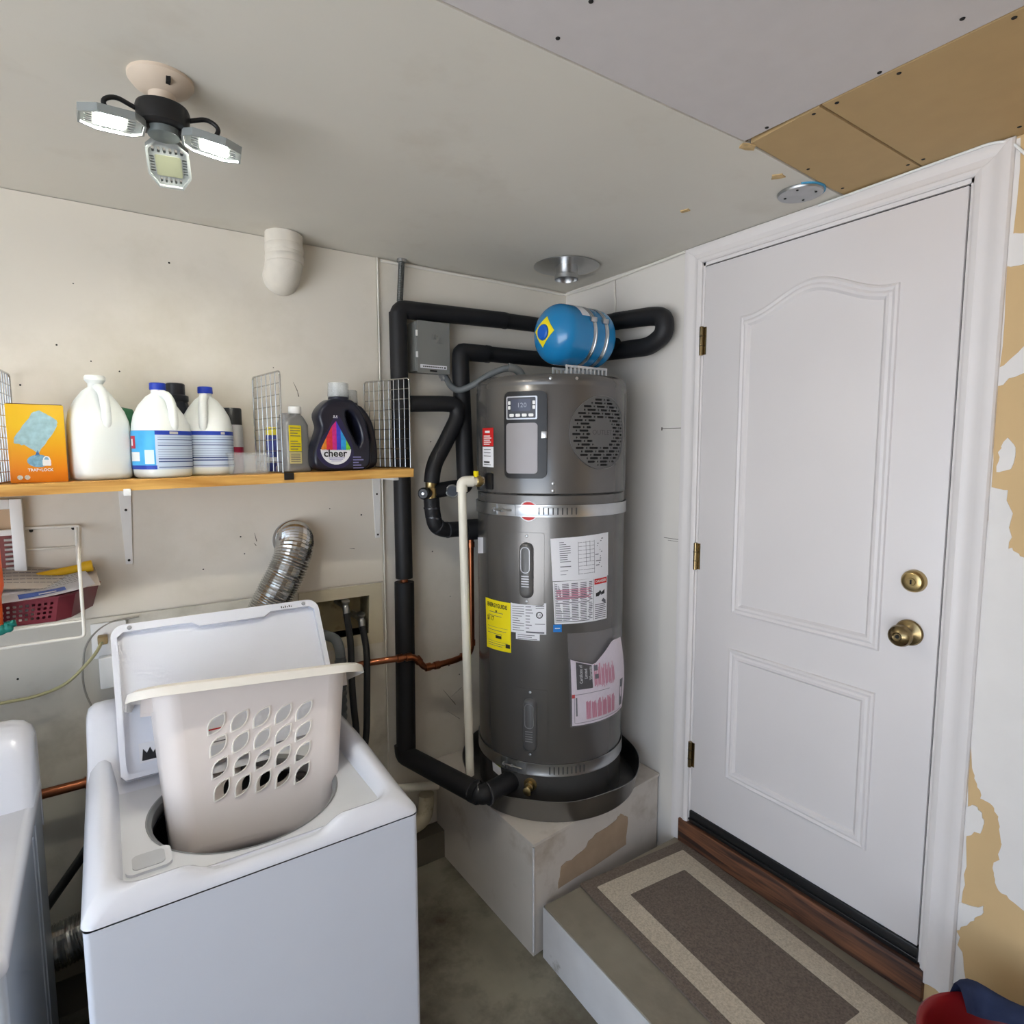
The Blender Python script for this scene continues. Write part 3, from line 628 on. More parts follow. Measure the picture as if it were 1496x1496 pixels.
for ox in (.155, .215):
    bnd = lathe('mounting_band', [(TR+.0006, ox-.009), (TR+.0024, ox-.009), (TR+.0024, ox-.004), (TR+.001, ox-.003), (TR+.001, ox+.003), (TR+.0024, ox+.004), (TR+.0024, ox+.009), (TR+.0006, ox+.009)], steel_m, et, TO, tx, 48)
    pz = TO+tx*ox+Vector((0, -math.sin(R(66))*TR, math.cos(R(66))*TR))*1.02
    box('worm_screw', (-.014, -.010, -.008), (.014, .004, .010), steel_m, bnd, .003, xf=Matrix.Translation(pz))
fl2 = lambda s, t, h: tm @ Vector(((TR+h)*math.cos(t), (TR+h)*math.sin(t), s))
fl_ = bmesh.new()
rings = [[tm @ Vector(((TR+.001)*math.cos(R(a)), (TR+.001)*math.sin(R(a)), s)) for s in (.105, .125, .145)] for a in range(100, 150, 6)]
skin(fl_, rings, False, False, False); finish('paper_label', fl_, paper_m, et)
lathe('tank_connector', [(.016, 0), (.016, .05), (.022, .051), (.022, .09), (.016, .091)], foam_m, et, TO+tx*.295, tx, 16)

# ------------------------------------------------------------------ insulated pipes
FR = .034
ip = thing('insulated_pipe', (-.86, -.06, .50), 'long black foam insulated pipe looping around the wall and over the heater', 'pipe')
AV = [(-.852, -.056, 2.215), (-.848, -.054, 1.2), (-.864, -.058, .505)]
tube('pipe_sleeve', fillet([(-.86, -.062, .51), (-.850, -.054, 1.20)], .05), .0385, foam_m, ip, 18)
tube('pipe_sleeve', [(-.849, -.052, 1.215), (-.852, -.056, 1.7), (-.856, -.056, 2.23)], .0335, foam_m, ip, 18)
lathe('copper_gap', [(.015, -.02), (.015, .02)], copper_m, ip, (-.85, -.053, 1.208), (0, 0, 1), 14)
tube('pipe_sleeve', fillet([(-.856, -.056, 2.19), (-.850, -.056, 2.244), (-.80, -.056, 2.246), (-.375, -.056, 2.258)], .05), .0335, foam_m, ip, 18)
tube('pipe_sleeve', fillet([(-.378, -.056, 2.257), (-.085, -.056, 2.26)], .06, 8), .0315, foam_m, ip, 18)
tube('pipe_bend', fillet([(-.10, -.056, 2.26), (-.062, -.056, 2.258), (-.062, -.10, 2.255), (-.062, -.40, 2.232)], .05, 6), .0315, foam_m, ip, 18)
tube('pipe_bend', fillet([(-.062, -.39, 2.232), (-.062, -.60, 2.215), (-.062, -.655, 2.20), (-.062, -.655, 2.14), (-.062, -.585, 2.105), (-.062, -.30, 2.118), (-.062, -.085, 2.112), (-.10, -.085, 2.112), (-.15, -.085, 2.112)], .06, 6), .0345, foam_m, ip, 18)
tube('pipe_sleeve', [(-.14, -.085, 2.110), (-.475, -.085, 2.107)], .0315, foam_m, ip, 18)
tube('pipe_sleeve', fillet([(-.47, -.085, 2.107), (-.602, -.085, 2.105), (-.606, -.088, 2.05), (-.59, -.092, 1.585)], .012, 3), .0345, foam_m, ip, 18)
tube('pipe_sleeve', fillet([(-.865, -.05, .535), (-.866, -.06, .495), (-.85, -.12, .494), (-.765, -.475, .497)], .015, 3), .0385, foam_m, ip, 18)
tube('pipe_sleeve', fillet([(-.775, -.44, .497), (-.757, -.488, .497), (-.71, -.484, .498), (-.62, -.468, .500)], .03, 4), .036, foam_m, ip, 18)
for o_, ax_ in (((-.762, -.466, .497), (1, -.9, 0)), ((-.74, -.49, .497), (1, 0, 0)), ((-.77, -.45, .497), (.2, -1, 0))): lathe('zip_tie', [(.040, -.003), (.0405, .003)], M('tie_shine', (60, 60, 64), .25), ip, o_, ax_, 18)
for y in (-.405, -.425, -.445): lathe('zip_tie', [(.0335, -.003), (.0338, .003)], M('tie_shine', (60, 60, 64), .25), ip, (-.062, y, 2.229), (0, 1, 0), 18)
for x, zz in ((-.372, 2.257),): lathe('tape_joint', [(.0345, -.006), (.0345, .006)], tape_m, ip, (x, -.056, zz), (1, 0, 0), 18)
lathe('tape_joint', [(.0352, -.008), (.0352, .008)], tape_m, ip, (-.478, -.085, 2.107), (1, 0, 0), 18)

mv = thing('mixing_valve_branch', (-.75, -.10, 1.40), 'black insulated branch with brass mixing valve beside the heater', 'pipe')
tube('pipe_sleeve', fillet([(-.818, -.075, 1.892), (-.69, -.105, 1.896), (-.640, -.115, 1.893), (-.636, -.115, 1.845), (-.692, -.115, 1.745), (-.742, -.11, 1.66), (-.750, -.105, 1.59)], .07, 6), .031, foam_m, mv, 18)
vb = tube('valve_body', [(-.752, -.105, 1.60), (-.752, -.105, 1.50)], .022, brass_m, mv, 16)
tube('valve_stub', [(-.752, -.105, 1.552), (-.80, -.15, 1.552)], .016, brass_m, vb, 14)
lathe('valve_collar', [(.03, -.014), (.03, .014)], brass_m, vb, (-.752, -.105, 1.555), (0, 0, 1), 8)
kn = lathe('adjusting_cap', [(.021, 0), (.023, .004), (.023, .034), (.018, .038), (.008, .038)], black_m, mv, (-.785, -.135, 1.552), (-.75, -.66, 0), 20)
lathe('cap_screw', [(.007, 0), (.005, .003)], steel_m, kn, Vector((-.785, -.135, 1.552))+Vector((-.75, -.66, 0)).normalized()*.038, (-.75, -.66, 0), 12)
tube('pipe_sleeve', fillet([(-.745, -.105, 1.556), (-.65, -.10, 1.566), (-.59, -.095, 1.57), (-.588, -.092, 1.60)], .03, 5), .030, foam_m, mv, 18)
ga = lathe('thermometer_dial', [(.026, 0), (.027, .012), (.024, .014), (.022, .0125)], steel_m, mv, (-.672, -.128, 1.555), (-.35, -.9, 0), 28)
lathe('dial_face', [(.021, 0), (.0205, .001)], M('dial_dark', (70, 76, 86), .3), ga, Vector((-.672, -.128, 1.555))+Vector((-.35, -.9, 0)).normalized()*.0125, (-.35, -.9, 0), 28)
tube('pipe_elbow', fillet([(-.752, -.105, 1.53), (-.748, -.105, 1.47), (-.735, -.105, 1.415), (-.69, -.10, 1.398), (-.60, -.10, 1.398)], .05, 6), .031, foam_m, mv, 18)
for o_, ax_ in (((-.75, -.105, 1.49), (0, 0, 1)), ((-.744, -.105, 1.45), (.2, 0, 1)), ((-.725, -.104, 1.415), (1, 0, -.7)), ((-.68, -.10, 1.398), (1, 0, 0))): lathe('zip_tie', [(.0325, -.003), (.033, .003)], M('tie_shine', (60, 60, 64), .25), mv, o_, ax_, 18)
lathe('port_sleeve', [(.041, 0), (.043, .004), (.043, .096), (.040, .1)], foam_m, mv, (-.60, -.10, 1.392), (1, 0, 0), 24)

cu = thing('copper_pipe', (-.80, -.08, .84), 'bare copper pipe running from the mixing branch along the wall', 'pipe')
tube('pipe_run', fillet([(-.572, -.098, 1.36), (-.572, -.098, .90), (-.585, -.098, .868), (-.66, -.11, .860), (-.775, -.118, .858), (-.80, -.12, .862), (-.835, -.122, .905), (-.86, -.12, .918), (-.92, -.105, .915), (-1.02, -.06, .905), (-1.24, -.05, .885)], .018, 4), .0125, copper_m, cu, 14)
for o_, ax_ in (((-.572, -.098, 1.33), (0, 0, 1)), ((-.572, -.098, .915), (0, 0, 1)), ((-.615, -.1025, .865), (1, -.1, 0)), ((-.745, -.117, .859), (1, 0, 0)), ((-.785, -.118, .860), (1, 0, 0)), ((-.828, -.121, .897), (.6, 0, -.8)), ((-.868, -.119, .917), (1, 0, 0)), ((-.9, -.11, .916), (1, 0, 0))):
    lathe('solder_fitting', [(.0135, -.012), (.016, -.011), (.016, .011), (.0135, .012)], copper_m, cu, o_, ax_, 16)
c2 = thing('copper_stub', (-1.95, -.08, .71), 'short copper pipe between the washer and the dryer', 'pipe')
tube('pipe_run', [(-2.25, -.08, .715), (-1.70, -.08, .722)], .0145, copper_m, c2, 14); lathe('pipe_collar', [(.018, -.01), (.018, .01)], copper_m, c2, (-1.897, -.08, .7195), (1, 0, 0), 16)

pv = thing('relief_drain_pipe', (-.745, -.36, .50), 'white plastic drain pipe dropping from the relief valve', 'pipe')
tube('pipe_run', [(-.737, -.362, .508), (-.744, -.335, 1.60)], .0155, pvc_m, pv, 18)
tube('elbow', fillet([(-.744, -.335, 1.565), (-.744, -.335, 1.603), (-.704, -.345, 1.603)], .028, 6), .020, pvc_m, pv, 18)
tube('pipe_run', [(-.72, -.34, 1.603), (-.665, -.352, 1.603)], .0155, pvc_m, pv, 18)
lathe('threaded_adapter', [(.019, 0), (.021, .003), (.021, .016), (.016, .018), (.015, .03)], brass_m, pv, (-.692, -.347, 1.603), (1, -.2, 0), 12)
box('yellow_tag', (-.698, -.356, 1.618), (-.686, -.338, 1.640), yellow_m, pv, .001)

wd = thing('waste_pipe', (-.78, -.06, .2), 'white painted waste pipe low on the wall behind the washer', 'pipe')
tube('pipe_run', fillet([(-1.25, -.055, .40), (-.95, -.055, .372), (-.72, -.06, .318)], .05), .017, pvc_m, wd, 14)
tube('trap', fillet([(-.775, -.065, .30), (-.775, -.065, .27), (-.79, -.075, .20), (-.87, -.075, .185), (-.95, -.07, .22)], .05, 5), .032, M('painted_pipe', (188, 180, 156), .6, var=.1, stain=(140, 122, 90), sscale=14), wd, 16)

# ------------------------------------------------------------------ disconnect box, conduits, ceiling vents
dbx = thing('disconnect_box', (-.715, -.05, 2.01), 'grey electrical disconnect box on the wall between black pipes', 'electrical box')
box('enclosure', (-.795, -.075, 2.018), (-.652, -.003, 2.205), encl_m, dbx, .004)
finish('cover', plate(rrect(-.789, -.650, 2.012, 2.208, .004, 3), [], fxz(-.075), 0, .006), encl_m, dbx, 30)
lb = finish('printed_label', plate(rrect(-.778, -.664, 2.030, 2.044, .001, 2), [], fxz(-.081), 0, .0008), paper_m, dbx, 0)
finish('label_print', quads([(-.767+k*.008, -.761+k*.008, 2.0345, 2.039) for k in range(11)]+[(-.676, -.669, 2.0335, 2.0395)], fxz(-.0818), .0003), inkb_m, lb, 0)
box('hasp_slot', (-.737, -.0825, 2.0185), (-.707, -.081, 2.0245), dark_m, dbx)
for z in (2.08, 2.16): box('hinge_clip', (-.794, -.082, z-.011), (-.786, -.076, z+.011), white_m, dbx, .001)
emb = bmesh.new()
for (a, b_, c_, d_) in [(-.725, -.7225, 2.142, 2.160), (-.7185, -.716, 2.142, 2.160), (-.712, -.7095, 2.142, 2.160)]: bm_box(emb, (a, -.0835, c_), (b_, -.081, d_))
finish('embossed_mark', emb, encl_m, dbx)
finish('embossed_mark', plate([(-.703, 2.158), (-.683, 2.158), (-.683, 2.153), (-.697, 2.132), (-.683, 2.132), (-.683, 2.128), (-.705, 2.128), (-.705, 2.132), (-.69, 2.153), (-.703, 2.153)], [], fxz(-.081), 0, .0025), encl_m, dbx, 0)
wp = thing('flexible_whip', (-.64, -.07, 2.0), 'grey flexible cable whip from disconnect box to heater top', 'cable')
wpts = fillet([(-.668, -.05, 2.022), (-.655, -.06, 2.0), (-.652, -.09, 1.965), (-.64, -.13, 1.945), (-.60, -.17, 1.965), (-.55, -.23, 2.01), (-.50, -.27, 2.03), (-.46, -.28, 2.02), (-.44, -.29, 1.975)], .06, 6)
tube('whip', wpts, .0125, hoseg_m, wp, 12)
lathe('whip_connector', [(.018, 0), (.018, .016), (.014, .017), (.014, .03)], zinc_m, wp, (-.668, -.05, 2.022), (.2, -.2, -1), 8)
tube('heater_fitting', fillet([(-.50, -.27, 2.032), (-.46, -.282, 2.024), (-.43, -.29, 1.974)], .03, 5), .016, encl_m, wp, 12)
fx = thing('flexible_conduit', (-.83, -.05, 2.26), 'dark grey flexible conduit rising to the ceiling in the corner run', 'conduit')
cp_ = [(-.832+.0*k-.013*k/20, -.04-.01*k/20, H-(H-2.25)*k/20) for k in range(21)]
pts = []; rs = []
for k in range(61):
    t = k/60; pts.append((-.826-.022*t, -.035-.02*t, H-(H-2.24)*t)); rs.append(.0125 if k % 2 else .0105)
tube('conduit', pts, rs, M('conduit_grey', (88, 90, 88), .4, .5), fx, 12, smooth=0)
lathe('conduit_collar', [(.018, 0), (.018, .012)], zinc_m, fx, (-.826, -.035, H-.012), (0, 0, 1), 16)
sw = tube('wall_wire', fillet([(-.914, -.011, H-.003), (-.914, -.011, .5)], .01), .0035, wirew_m, None, 8); tag(sw, 'thin painted wire running down the wallboard joint', 'wire')
cw = tube('corner_cable', fillet([(-.90, -.012, H-.012), (-.4, -.012, H-.012), (-.012, -.012, H-.014), (-.012, -.25, H-.02), (-.012, -.45, H-.012), (-.010, -.70, H-.004)], .02), .0055, wirew_m, None, 8); tag(cw, 'thin white cable tacked along the top of the corner walls', 'cable')
dw_ = tube('drop_wire', fillet([(-.008, -.33, H-.02), (-.010, -.332, 2.36), (-.007, -.335, 2.33), (-.007, -.335, 2.24)], .01), .0035, wirew_m, None, 8); tag(dw_, 'thin wire dropping down the wall behind the blue tank', 'wire')

cv = thing('flue_collar', (-.27, -.34, H-.05), 'round galvanized flue collar on ceiling above the heater', 'vent')
lathe('flange', [(.128, 0), (.128, .002), (.10, .005), (.052, .007)], steel_m, cv, (-.262, -.326, H-.0072), (0, 0, 1), 48)
b = bmesh.new(); rings = [[Vector((-.262+r_*math.cos(2*math.pi*k/40), -.326+r_*math.sin(2*math.pi*k/40), z_)) for k in range(40)] for r_, z_ in ((.044, H-.004), (.044, H-.038), (.047, H-.040), (.047, H-.056), (.045, H-.056), (.042, H-.04), (.042, H-.004))]
skin(b, rings, False, True); finish('collar', b, steel_m, cv)
cpv = thing('cover_plate', (-.142, -1.22, H-.01), 'round steel blank cover plate on ceiling above the door', 'cover plate')
lathe('plate', [(.058, 0), (.060, .003), (.060, .008), (.057, .009)], zinc_m, cpv, (-.138, -1.213, H-.0095), (0, 0, 1), 36)
finish('blue_rim', plate([(.0645*math.cos(R(a)), .0645*math.sin(R(a))) for a in range(-20, 150, 8)]+[(.056*math.cos(R(a)), .056*math.sin(R(a))) for a in range(144, -28, -8)], [], lambda s, t, h: Vector((-.138+s, -1.213-t, H-h)), 0, .004), M('blue_box', (70, 150, 190), .5), cpv, 0)
for a in (20, 200, 110, 290): lathe('plate_screw', [(.004, 0), (.003, .002)], dark_m, cpv, (-.138+.04*math.cos(R(a)), -1.213+.04*math.sin(R(a)), H-.0092), (0, 0, -1), 8)

wv = thing('wrapped_duct', (-1.262, -.05, 2.26), 'white tape wrapped duct elbow where the wall meets the ceiling', 'duct')
pts = fillet([(-1.262, -.062, H-.002), (-1.264, -.062, 2.40), (-1.264, -.062, 2.345), (-1.264, -.03, 2.31), (-1.264, .0, 2.305)], .06, 8)
tube('duct', pts, .060, tape_w, wv, 28)
for zz in (2.385, 2.35): lathe('wrap_seam', [(.0605, -.012), (.0618, -.010), (.0618, .010), (.0605, .012)], tape_w, wv, (-1.263, -.062, zz), (0, .04, 1), 28)

# ------------------------------------------------------------------ three-wing ceiling light
lx, ly = -1.672, -.805
lf = thing('garage_light', (lx, ly, H-.14), 'three-wing LED garage light screwed into a ceiling socket', 'ceiling light')
soc = lathe('lampholder', [(.058, 0), (.058, .006), (.050, .016), (.034, .026), (.024, .030), (.022, .050), (.020, .052)], M('beige_porcelain', (206, 190, 172), .45, var=.04), lf, (lx, ly, H), (0, 0, -1), 40)
box('pull_slot', (lx+.004, ly-.050, H-.024), (lx+.012, ly-.034, H-.004), dark_m, soc)
lathe('lamp_body', [(.018, .046), (.030, .048), (.046, .054), (.048, .060), (.046, .090), (.040, .094), (.012, .095)], black_m, lf, (lx, ly, H), (0, 0, -1), 40)
led = emit('led', (254, 249, 234), 430.0)
alw = M('wing_aluminium', (150, 156, 156), .45, .4)
def wing(az, tilt, lit):
    m = Matrix.Translation((lx, ly, H-.098)) @ Matrix.Rotation(R(az), 4, 'Z') @ Matrix.Translation((.034, 0, 0)) @ Matrix.Rotation(R(tilt), 4, 'Y')
    fw = lambda s, t, h: m @ Vector((s, t, -h))
    out = [(.0, -.020), (.018, -.037), (.076, -.038), (.104, -.022), (.104, .022), (.076, .038), (.018, .037), (0, .020)]
    holes = [rrect(.014+.0*k, .027, -.029+k*.0105, -.0235+k*.0105, .002, 2) for k in range(6)]+[rrect(.084, .096, -.021+k*.009, -.0165+k*.009, .0018, 2) for k in range(5)]
    holes += [rrect(.036+k*.0065, .0395+k*.0065, sgn*.026-(.008 if sgn < 0 else 0), sgn*.026+(.008 if sgn > 0 else 0), .001, 2) for k in range(6) for sgn in (-1, 1)]
    lp_ = rrect(.032, .080, -.024, .024, .004)
    w = finish('led_wing', plate(out, holes, fw, -.004, .004), alw, lf, 30)
    finish('wing_rim', plate(inset(out, -.002), [[tuple(p) for p in inset(out, .002)]], fw, -.006, .009), alw, w, 30)
    finish('led_panel', plate(lp_, [], fw, .004, .0048), led if lit else M('unlit_led', (120, 124, 104), .5), w, 30)
    hgm = m @ Matrix.Translation((-.006, 0, .002))
    box('wing_hinge', (-.016, -.014, -.008), (.010, .014, .010), black_m, w, .003, xf=hgm)
    d = Vector((math.cos(R(az)), math.sin(R(az)), 0)); a0 = Vector((lx, ly, H-.068))+d*.044
    if lit: tube('cable', fillet([a0, a0+d*.035+Vector((0, 0, .012)), a0+d*.058+Vector((0, 0, -.002)), m @ Vector((.05, 0, .004))], .02, 5), .0045, black_m, lf, 10)
wing(180+2, 2, True); wing(-8, 8, True); wing(80, 30, False)
lathe('bottom_cap', [(.030, 0), (.028, .012), (.008, .014)], M('cap_grey', (96, 104, 104), .5), lf, (lx, ly, H-.095), (0, 0, -1), 28)

# ------------------------------------------------------------------ laundry hook-up box and hoses
ob = thing('laundry_outlet_box', (-1.08, -.01, .965), 'beige recessed washer outlet box with two hose valves', 'outlet box')
beige = M('outlet_beige', (204, 196, 172), .55, var=.03)
finish('box_flange', plate([(-1.245, .965), (-.925, .960), (-.928, 1.198), (-1.245, 1.198)], [fl_hole], fxz(-.006), 0, .006), beige, ob, 0)
b = bmesh.new(); rings = [[Vector((p[0], y, p[1])) for p in fl_hole] for y in (-.006, .085)]
skin(b, rings, False, True); finish('recess', b, M('recess_beige', (170, 158, 122), .7, var=.12, stain=(120, 106, 74), sscale=18), ob, 0)
for x, z in ((-1.075, 1.115), (-1.015, 1.055)):
    vv = tube('hose_valve', fillet([(x, .085, z+.012), (x, -.02, z+.012), (x, -.024, z-.025)], .015, 4), .013, zinc_m, ob, 14)
    lathe('valve_knob', [(.016, 0), (.017, .004), (.017, .010), (.008, .012)], zinc_m, vv, (x, -.012, z+.024), (0, -.3, 1), 10)
def hose(name, pts, r, mat, label, rad=.08, rib=False):
    p = fillet(pts, rad, 8)
    o = tube(name, p, r, mat, None, 14); return tag(o, label, 'hose')
hose('supply_hose', [(-1.075, -.024, 1.10), (-1.072, -.055, 1.0), (-1.088, -.10, .82), (-1.075, -.11, .62), (-1.13, -.10, .45), (-1.20, -.13, .36)], .0125, hose_m, 'black rubber supply hose from the upper valve of outlet box')
hose('supply_hose', [(-1.015, -.024, 1.04), (-1.012, -.06, .96), (-1.03, -.10, .82), (-1.045, -.12, .62), (-1.10, -.12, .42), (-1.16, -.16, .33)], .0125, hose_m, 'black rubber supply hose from the lower valve of outlet box')
dh = thing('drain_hose', (-1.12, -.05, .8), 'grey corrugated washer drain hose hooked into the outlet box', 'hose')
tube('hook', fillet([(-1.155, .05, 1.018), (-1.155, -.03, 1.03), (-1.135, -.08, 1.028), (-1.124, -.088, .985), (-1.124, -.09, .93)], .04, 8), .018, hoseg_m, dh, 16)
pts = []; rs = []
for k in range(81):
    t = k/80; pts.append((-1.124-.02*t, -.09-.04*t, .96-.58*t)); rs.append(.0215 if (k//2) % 2 else .0185)
tube('corrugated_hose', pts, rs, M('hose_corrugated', (74, 78, 80), .5), dh, 14, smooth=0)

# foil dryer duct
def smooth_path(pts, n=8):
    P = [Vector(p) for p in pts]; P = [P[0]*2-P[1]]+P+[P[-1]*2-P[-2]]; out = []
    for a, b_, c_, d_ in zip(P, P[1:], P[2:], P[3:]):
        for k in range(n):
            t = k/n; out.append(.5*((2*b_)+(c_-a)*t+(2*a-5*b_+4*c_-d_)*t*t+(3*b_-a-3*c_+d_)*t**3))
    return out+[P[-2]]
def resample(pts, step):
    out = [pts[0]]; acc = 0
    for a, b_ in zip(pts, pts[1:]):
        L = (b_-a).length; d = step-acc
        while d <= L: out.append(a.lerp(b_, d/L)); d += step
        acc = (acc+L) % step if L else acc
        acc = L-(d-step)
    return out
fd = thing('foil_dryer_duct', (-1.5, -.12, .25), 'crinkled silver foil duct coming out of the wall behind washer', 'duct')
pp = resample(smooth_path([(-1.256, -.0012, 1.4025), (-1.256, -.020, 1.4025), (-1.258, -.040, 1.400), (-1.275, -.085, 1.365), (-1.305, -.10, 1.30), (-1.36, -.10, 1.20), (-1.44, -.105, 1.05), (-1.56, -.12, .80), (-1.68, -.13, .55), (-1.80, -.14, .36), (-1.95, -.15, .29), (-2.20, -.15, .28)], 10), .0042)
rj = random.Random(2)
tube('duct', pp, [.061+(.0022 if k % 2 else -.0022)+rj.uniform(-.001, .001) for k in range(len(pp))], foil_m, fd, 26, smooth=0)
lathe('wall_collar', [(.0615, -.004), (.069, -.004), (.071, .006), (.0625, .008)], steel_m, fd, (-1.258, -.010, 1.397), (0, -1, 0), 32)

# junction box with plug and cord
jb = thing('wall_outlet', (-1.83, -.02, 1.02), 'white surface outlet with a beige cord plugged in behind washer lid', 'outlet')
box('outlet_plate', (-1.868, -.016, 1.075), (-1.775, -.006, 1.185), white_m, jb, .003); box('outlet_box', (-1.853, -.045, .985), (-1.785, -.006, 1.083), white_m, jb, .004)
box('plug', (-1.852, -.05, 1.125), (-1.826, -.016, 1.150), M('plug_brown', (146, 124, 84), .5), jb, .004)
tag(tube('power_cord', fillet([(-1.84, -.045, 1.135), (-1.86, -.075, 1.105), (-1.93, -.07, 1.03), (-2.0, -.06, 1.005), (-2.15, -.05, 1.0), (-2.4, -.04, 1.02)], .06, 6), .0048, M('cord_beige', (172, 166, 124), .5), None, 10), 'thin beige power cord drooping along wall to the outlet', 'cord')
tag(tube('loose_wire', fillet([(-1.74, -.012, 1.19), (-1.83, -.014, 1.185), (-1.885, -.016, 1.13), (-1.9, -.02, 1.0), (-1.87, -.02, .9), (-1.8, -.02, .86)], .06, 8), .0028, M('wire_grey', (150, 146, 136), .5), None, 8), 'thin grey wire looping on wall beside the outlet', 'wire')
tag(tube('washer_cord', fillet([(-1.84, -.12, .66), (-1.91, -.13, .54), (-2.02, -.14, .40)], .05), .013, hose_m, None, 12), 'black hose slanting between the washer and the dryer', 'hose')

# ------------------------------------------------------------------ washing machine
ws = thing('washing_machine', (-1.5575, -.62, 0), 'white top-load washing machine with its lid open', 'washing machine')
X0, X1, Y0, Y1, ZS = -1.89, -1.225, -.965, -.25, .842
def ring(x0, x1, y0, y1, r, z, n=10, sub=14, zf=None):
    base = rrect(x0, x1, y0, y1, r, n); out = []
    for a, b_ in zip(base, base[1:]+base[:1]):
        d = math.hypot(b_[0]-a[0], b_[1]-a[1]); m = sub*2 if d > .3 else 1
        for k in range(m): out.append((a[0]+(b_[0]-a[0])*k/m, a[1]+(b_[1]-a[1])*k/m))
    return [Vector((p[0], p[1], z+(zf(p[0], p[1]) if zf else 0))) for p in out]
b = bmesh.new(); skin(b, [ring(X0+.002, X1-.002, Y0+.002, Y1, .012, .025), ring(X0+.002, X1-.002, Y0+.002, Y1, .012, ZS-.002)], True, False); finish('cabinet', b, M('washer_cabinet_bluish_shade', (214, 219, 230), .3, var=.01), ws, 40)  # bluish shade of the washer front is put into the cabinet colour
for x in (X0+.05, X1-.05):
    for y in (Y0+.06, Y1-.06): lathe('foot', [(.022, 0), (.022, .012), (.012, .013), (.012, .026)], black_m, ws, (x, y, 0), (0, 0, 1), 14)
sm = lambda a, b_, x: (lambda t: t*t*(3-2*t))(max(0, min(1, (x-a)/(b_-a))))
NX0, NX1 = -1.69, -1.43
def notch(depth):
    return lambda x, y: -depth*sm(NX0-.035, NX0+.035, x)*(1-sm(NX1-.035, NX1+.035, x))*(1-sm(-.86, -.78, y))
def slope(d): return lambda x, y: d*sm(-.965, -.55, y)
b = bmesh.new()
def comb(f1, f2): return lambda x, y: f1(x, y)+f2(x, y)
rings = [ring(X0+.004, X1-.004, Y0+.004, Y1, .02, ZS), ring(X0-.001, X1+.001, Y0-.001, Y1, .022, ZS+.003), ring(X0, X1, Y0, Y1, .024, ZS+.010, zf=slope(.012)),
         ring(X0+.010, X1-.010, Y0+.010, Y1, .03, ZS+.024, zf=comb(slope(.026), notch(.004))), ring(X0+.028, X1-.028, Y0+.022, Y1-.005, .04, ZS+.040, zf=comb(slope(.026), notch(.020))), ring(X0+.042, X1-.042, Y0+.032, Y1-.01, .045, ZS+.046, zf=comb(slope(.022), notch(.030))),
         ring(X0+.054, X1-.054, Y0+.042, Y1-.02, .05, ZS+.042, zf=comb(slope(.018), notch(.029))), ring(X0+.064, X1-.064, Y0+.050, Y1-.03, .05, ZS+.024, zf=comb(slope(.008), notch(.012))), ring(X0+.068, X1-.068, Y0+.054, Y1-.034, .05, ZS+.016)]
skin(b, rings, False, False); finish('top_panel', b, appl_m, ws, 50)
OC = (-1.56, -.69); OR = .212; ZD = ZS+.017
dk = finish('deck', plate(rrect(X0+.066, X1-.066, Y0+.052, Y1-.03, .05), [circ(OC[0], OC[1], OR, 64)], fxy(0), ZD-.012, ZD), deck_m, ws, 30)
def tubelathe(name, prof, mat, parent, o):
    b = bmesh.new(); skin(b, [[Vector((o[0]+r_*math.cos(2*math.pi*k/64), o[1]+r_*math.sin(2*math.pi*k/64), z_)) for k in range(64)] for r_, z_ in prof], False, False); return finish(name, b, mat, parent, 35)
tubelathe('opening_ring', [(OR+.004, ZD+.001), (OR, ZD+.0015), (OR-.008, ZD-.006), (OR-.010, ZD-.022), (OR-.004, ZD-.04), (OR+.01, ZD-.05)], M('ring_grey', (128, 130, 132), .4, var=.03), ws, OC)
b = bmesh.new(); skin(b, [[Vector((OC[0]+r_*math.cos(2*math.pi*k/64), OC[1]+r_*math.sin(2*math.pi*k/64), z_)) for k in range(64)] for r_, z_ in ((OR-.006, ZD-.045), (OR+.010, ZD-.06), (OR+.016, ZD-.08), (OR+.016, ZD-.11), (OR+.012, ZD-.12), (OR+.016, ZD-.13), (OR+.018, .40), (.10, .38))], False, True); finish('wash_drum', b, drum_m, ws, 35)
lathe('agitator', [(.15, .385), (.14, .40), (.05, .42), (.042, .60), (.030, .62)], M('agitator_white', (196, 198, 202), .4), ws, (OC[0], OC[1], 0), (0, 0, 1), 24)
dp = finish('bleach_dispenser', plate(rrect(-1.818, -1.735, -.868, -.795, .016), [], fxy(ZD), 0, .006), deck_m, ws, 30)
finish('dispenser_cup', plate(rrect(-1.806, -1.747, -.858, -.806, .012), [], fxy(ZD), .006, .008), M('cup_shadow_grey', (186, 188, 192), .3), dp, 30)  # flat plate; the cup's shadow is put into its grey
# console at the back
cpts = [(-.515, ZD-.004), (-.46, ZD+.010), (-.40, ZD+.040), (-.35, ZD+.085), (-.305, ZD+.135), (-.275, ZD+.155), (-.245, ZD+.160), (-.215, ZD+.150), (-.205, ZD+.12), (-.205, ZS-.05), (-.25, ZS-.05), (-.25, ZD-.004)]
b = bmesh.new(); rings = []
for x, s in ((X0+.004, .80), (X0+.010, .92), (X0+.024, .985), (X0+.05, 1), (X1-.05, 1), (X1-.024, .985), (X1-.010, .92), (X1-.004, .80)):
    rings.append([Vector((x, y if s == 1 else -.36+(y+.36)*(.5+.5*s), ZD-.004+(z-ZD+.004)*s if z > ZD else z)) for y, z in cpts])
skin(b, rings); finish('console', b, appl_m, ws, 50)
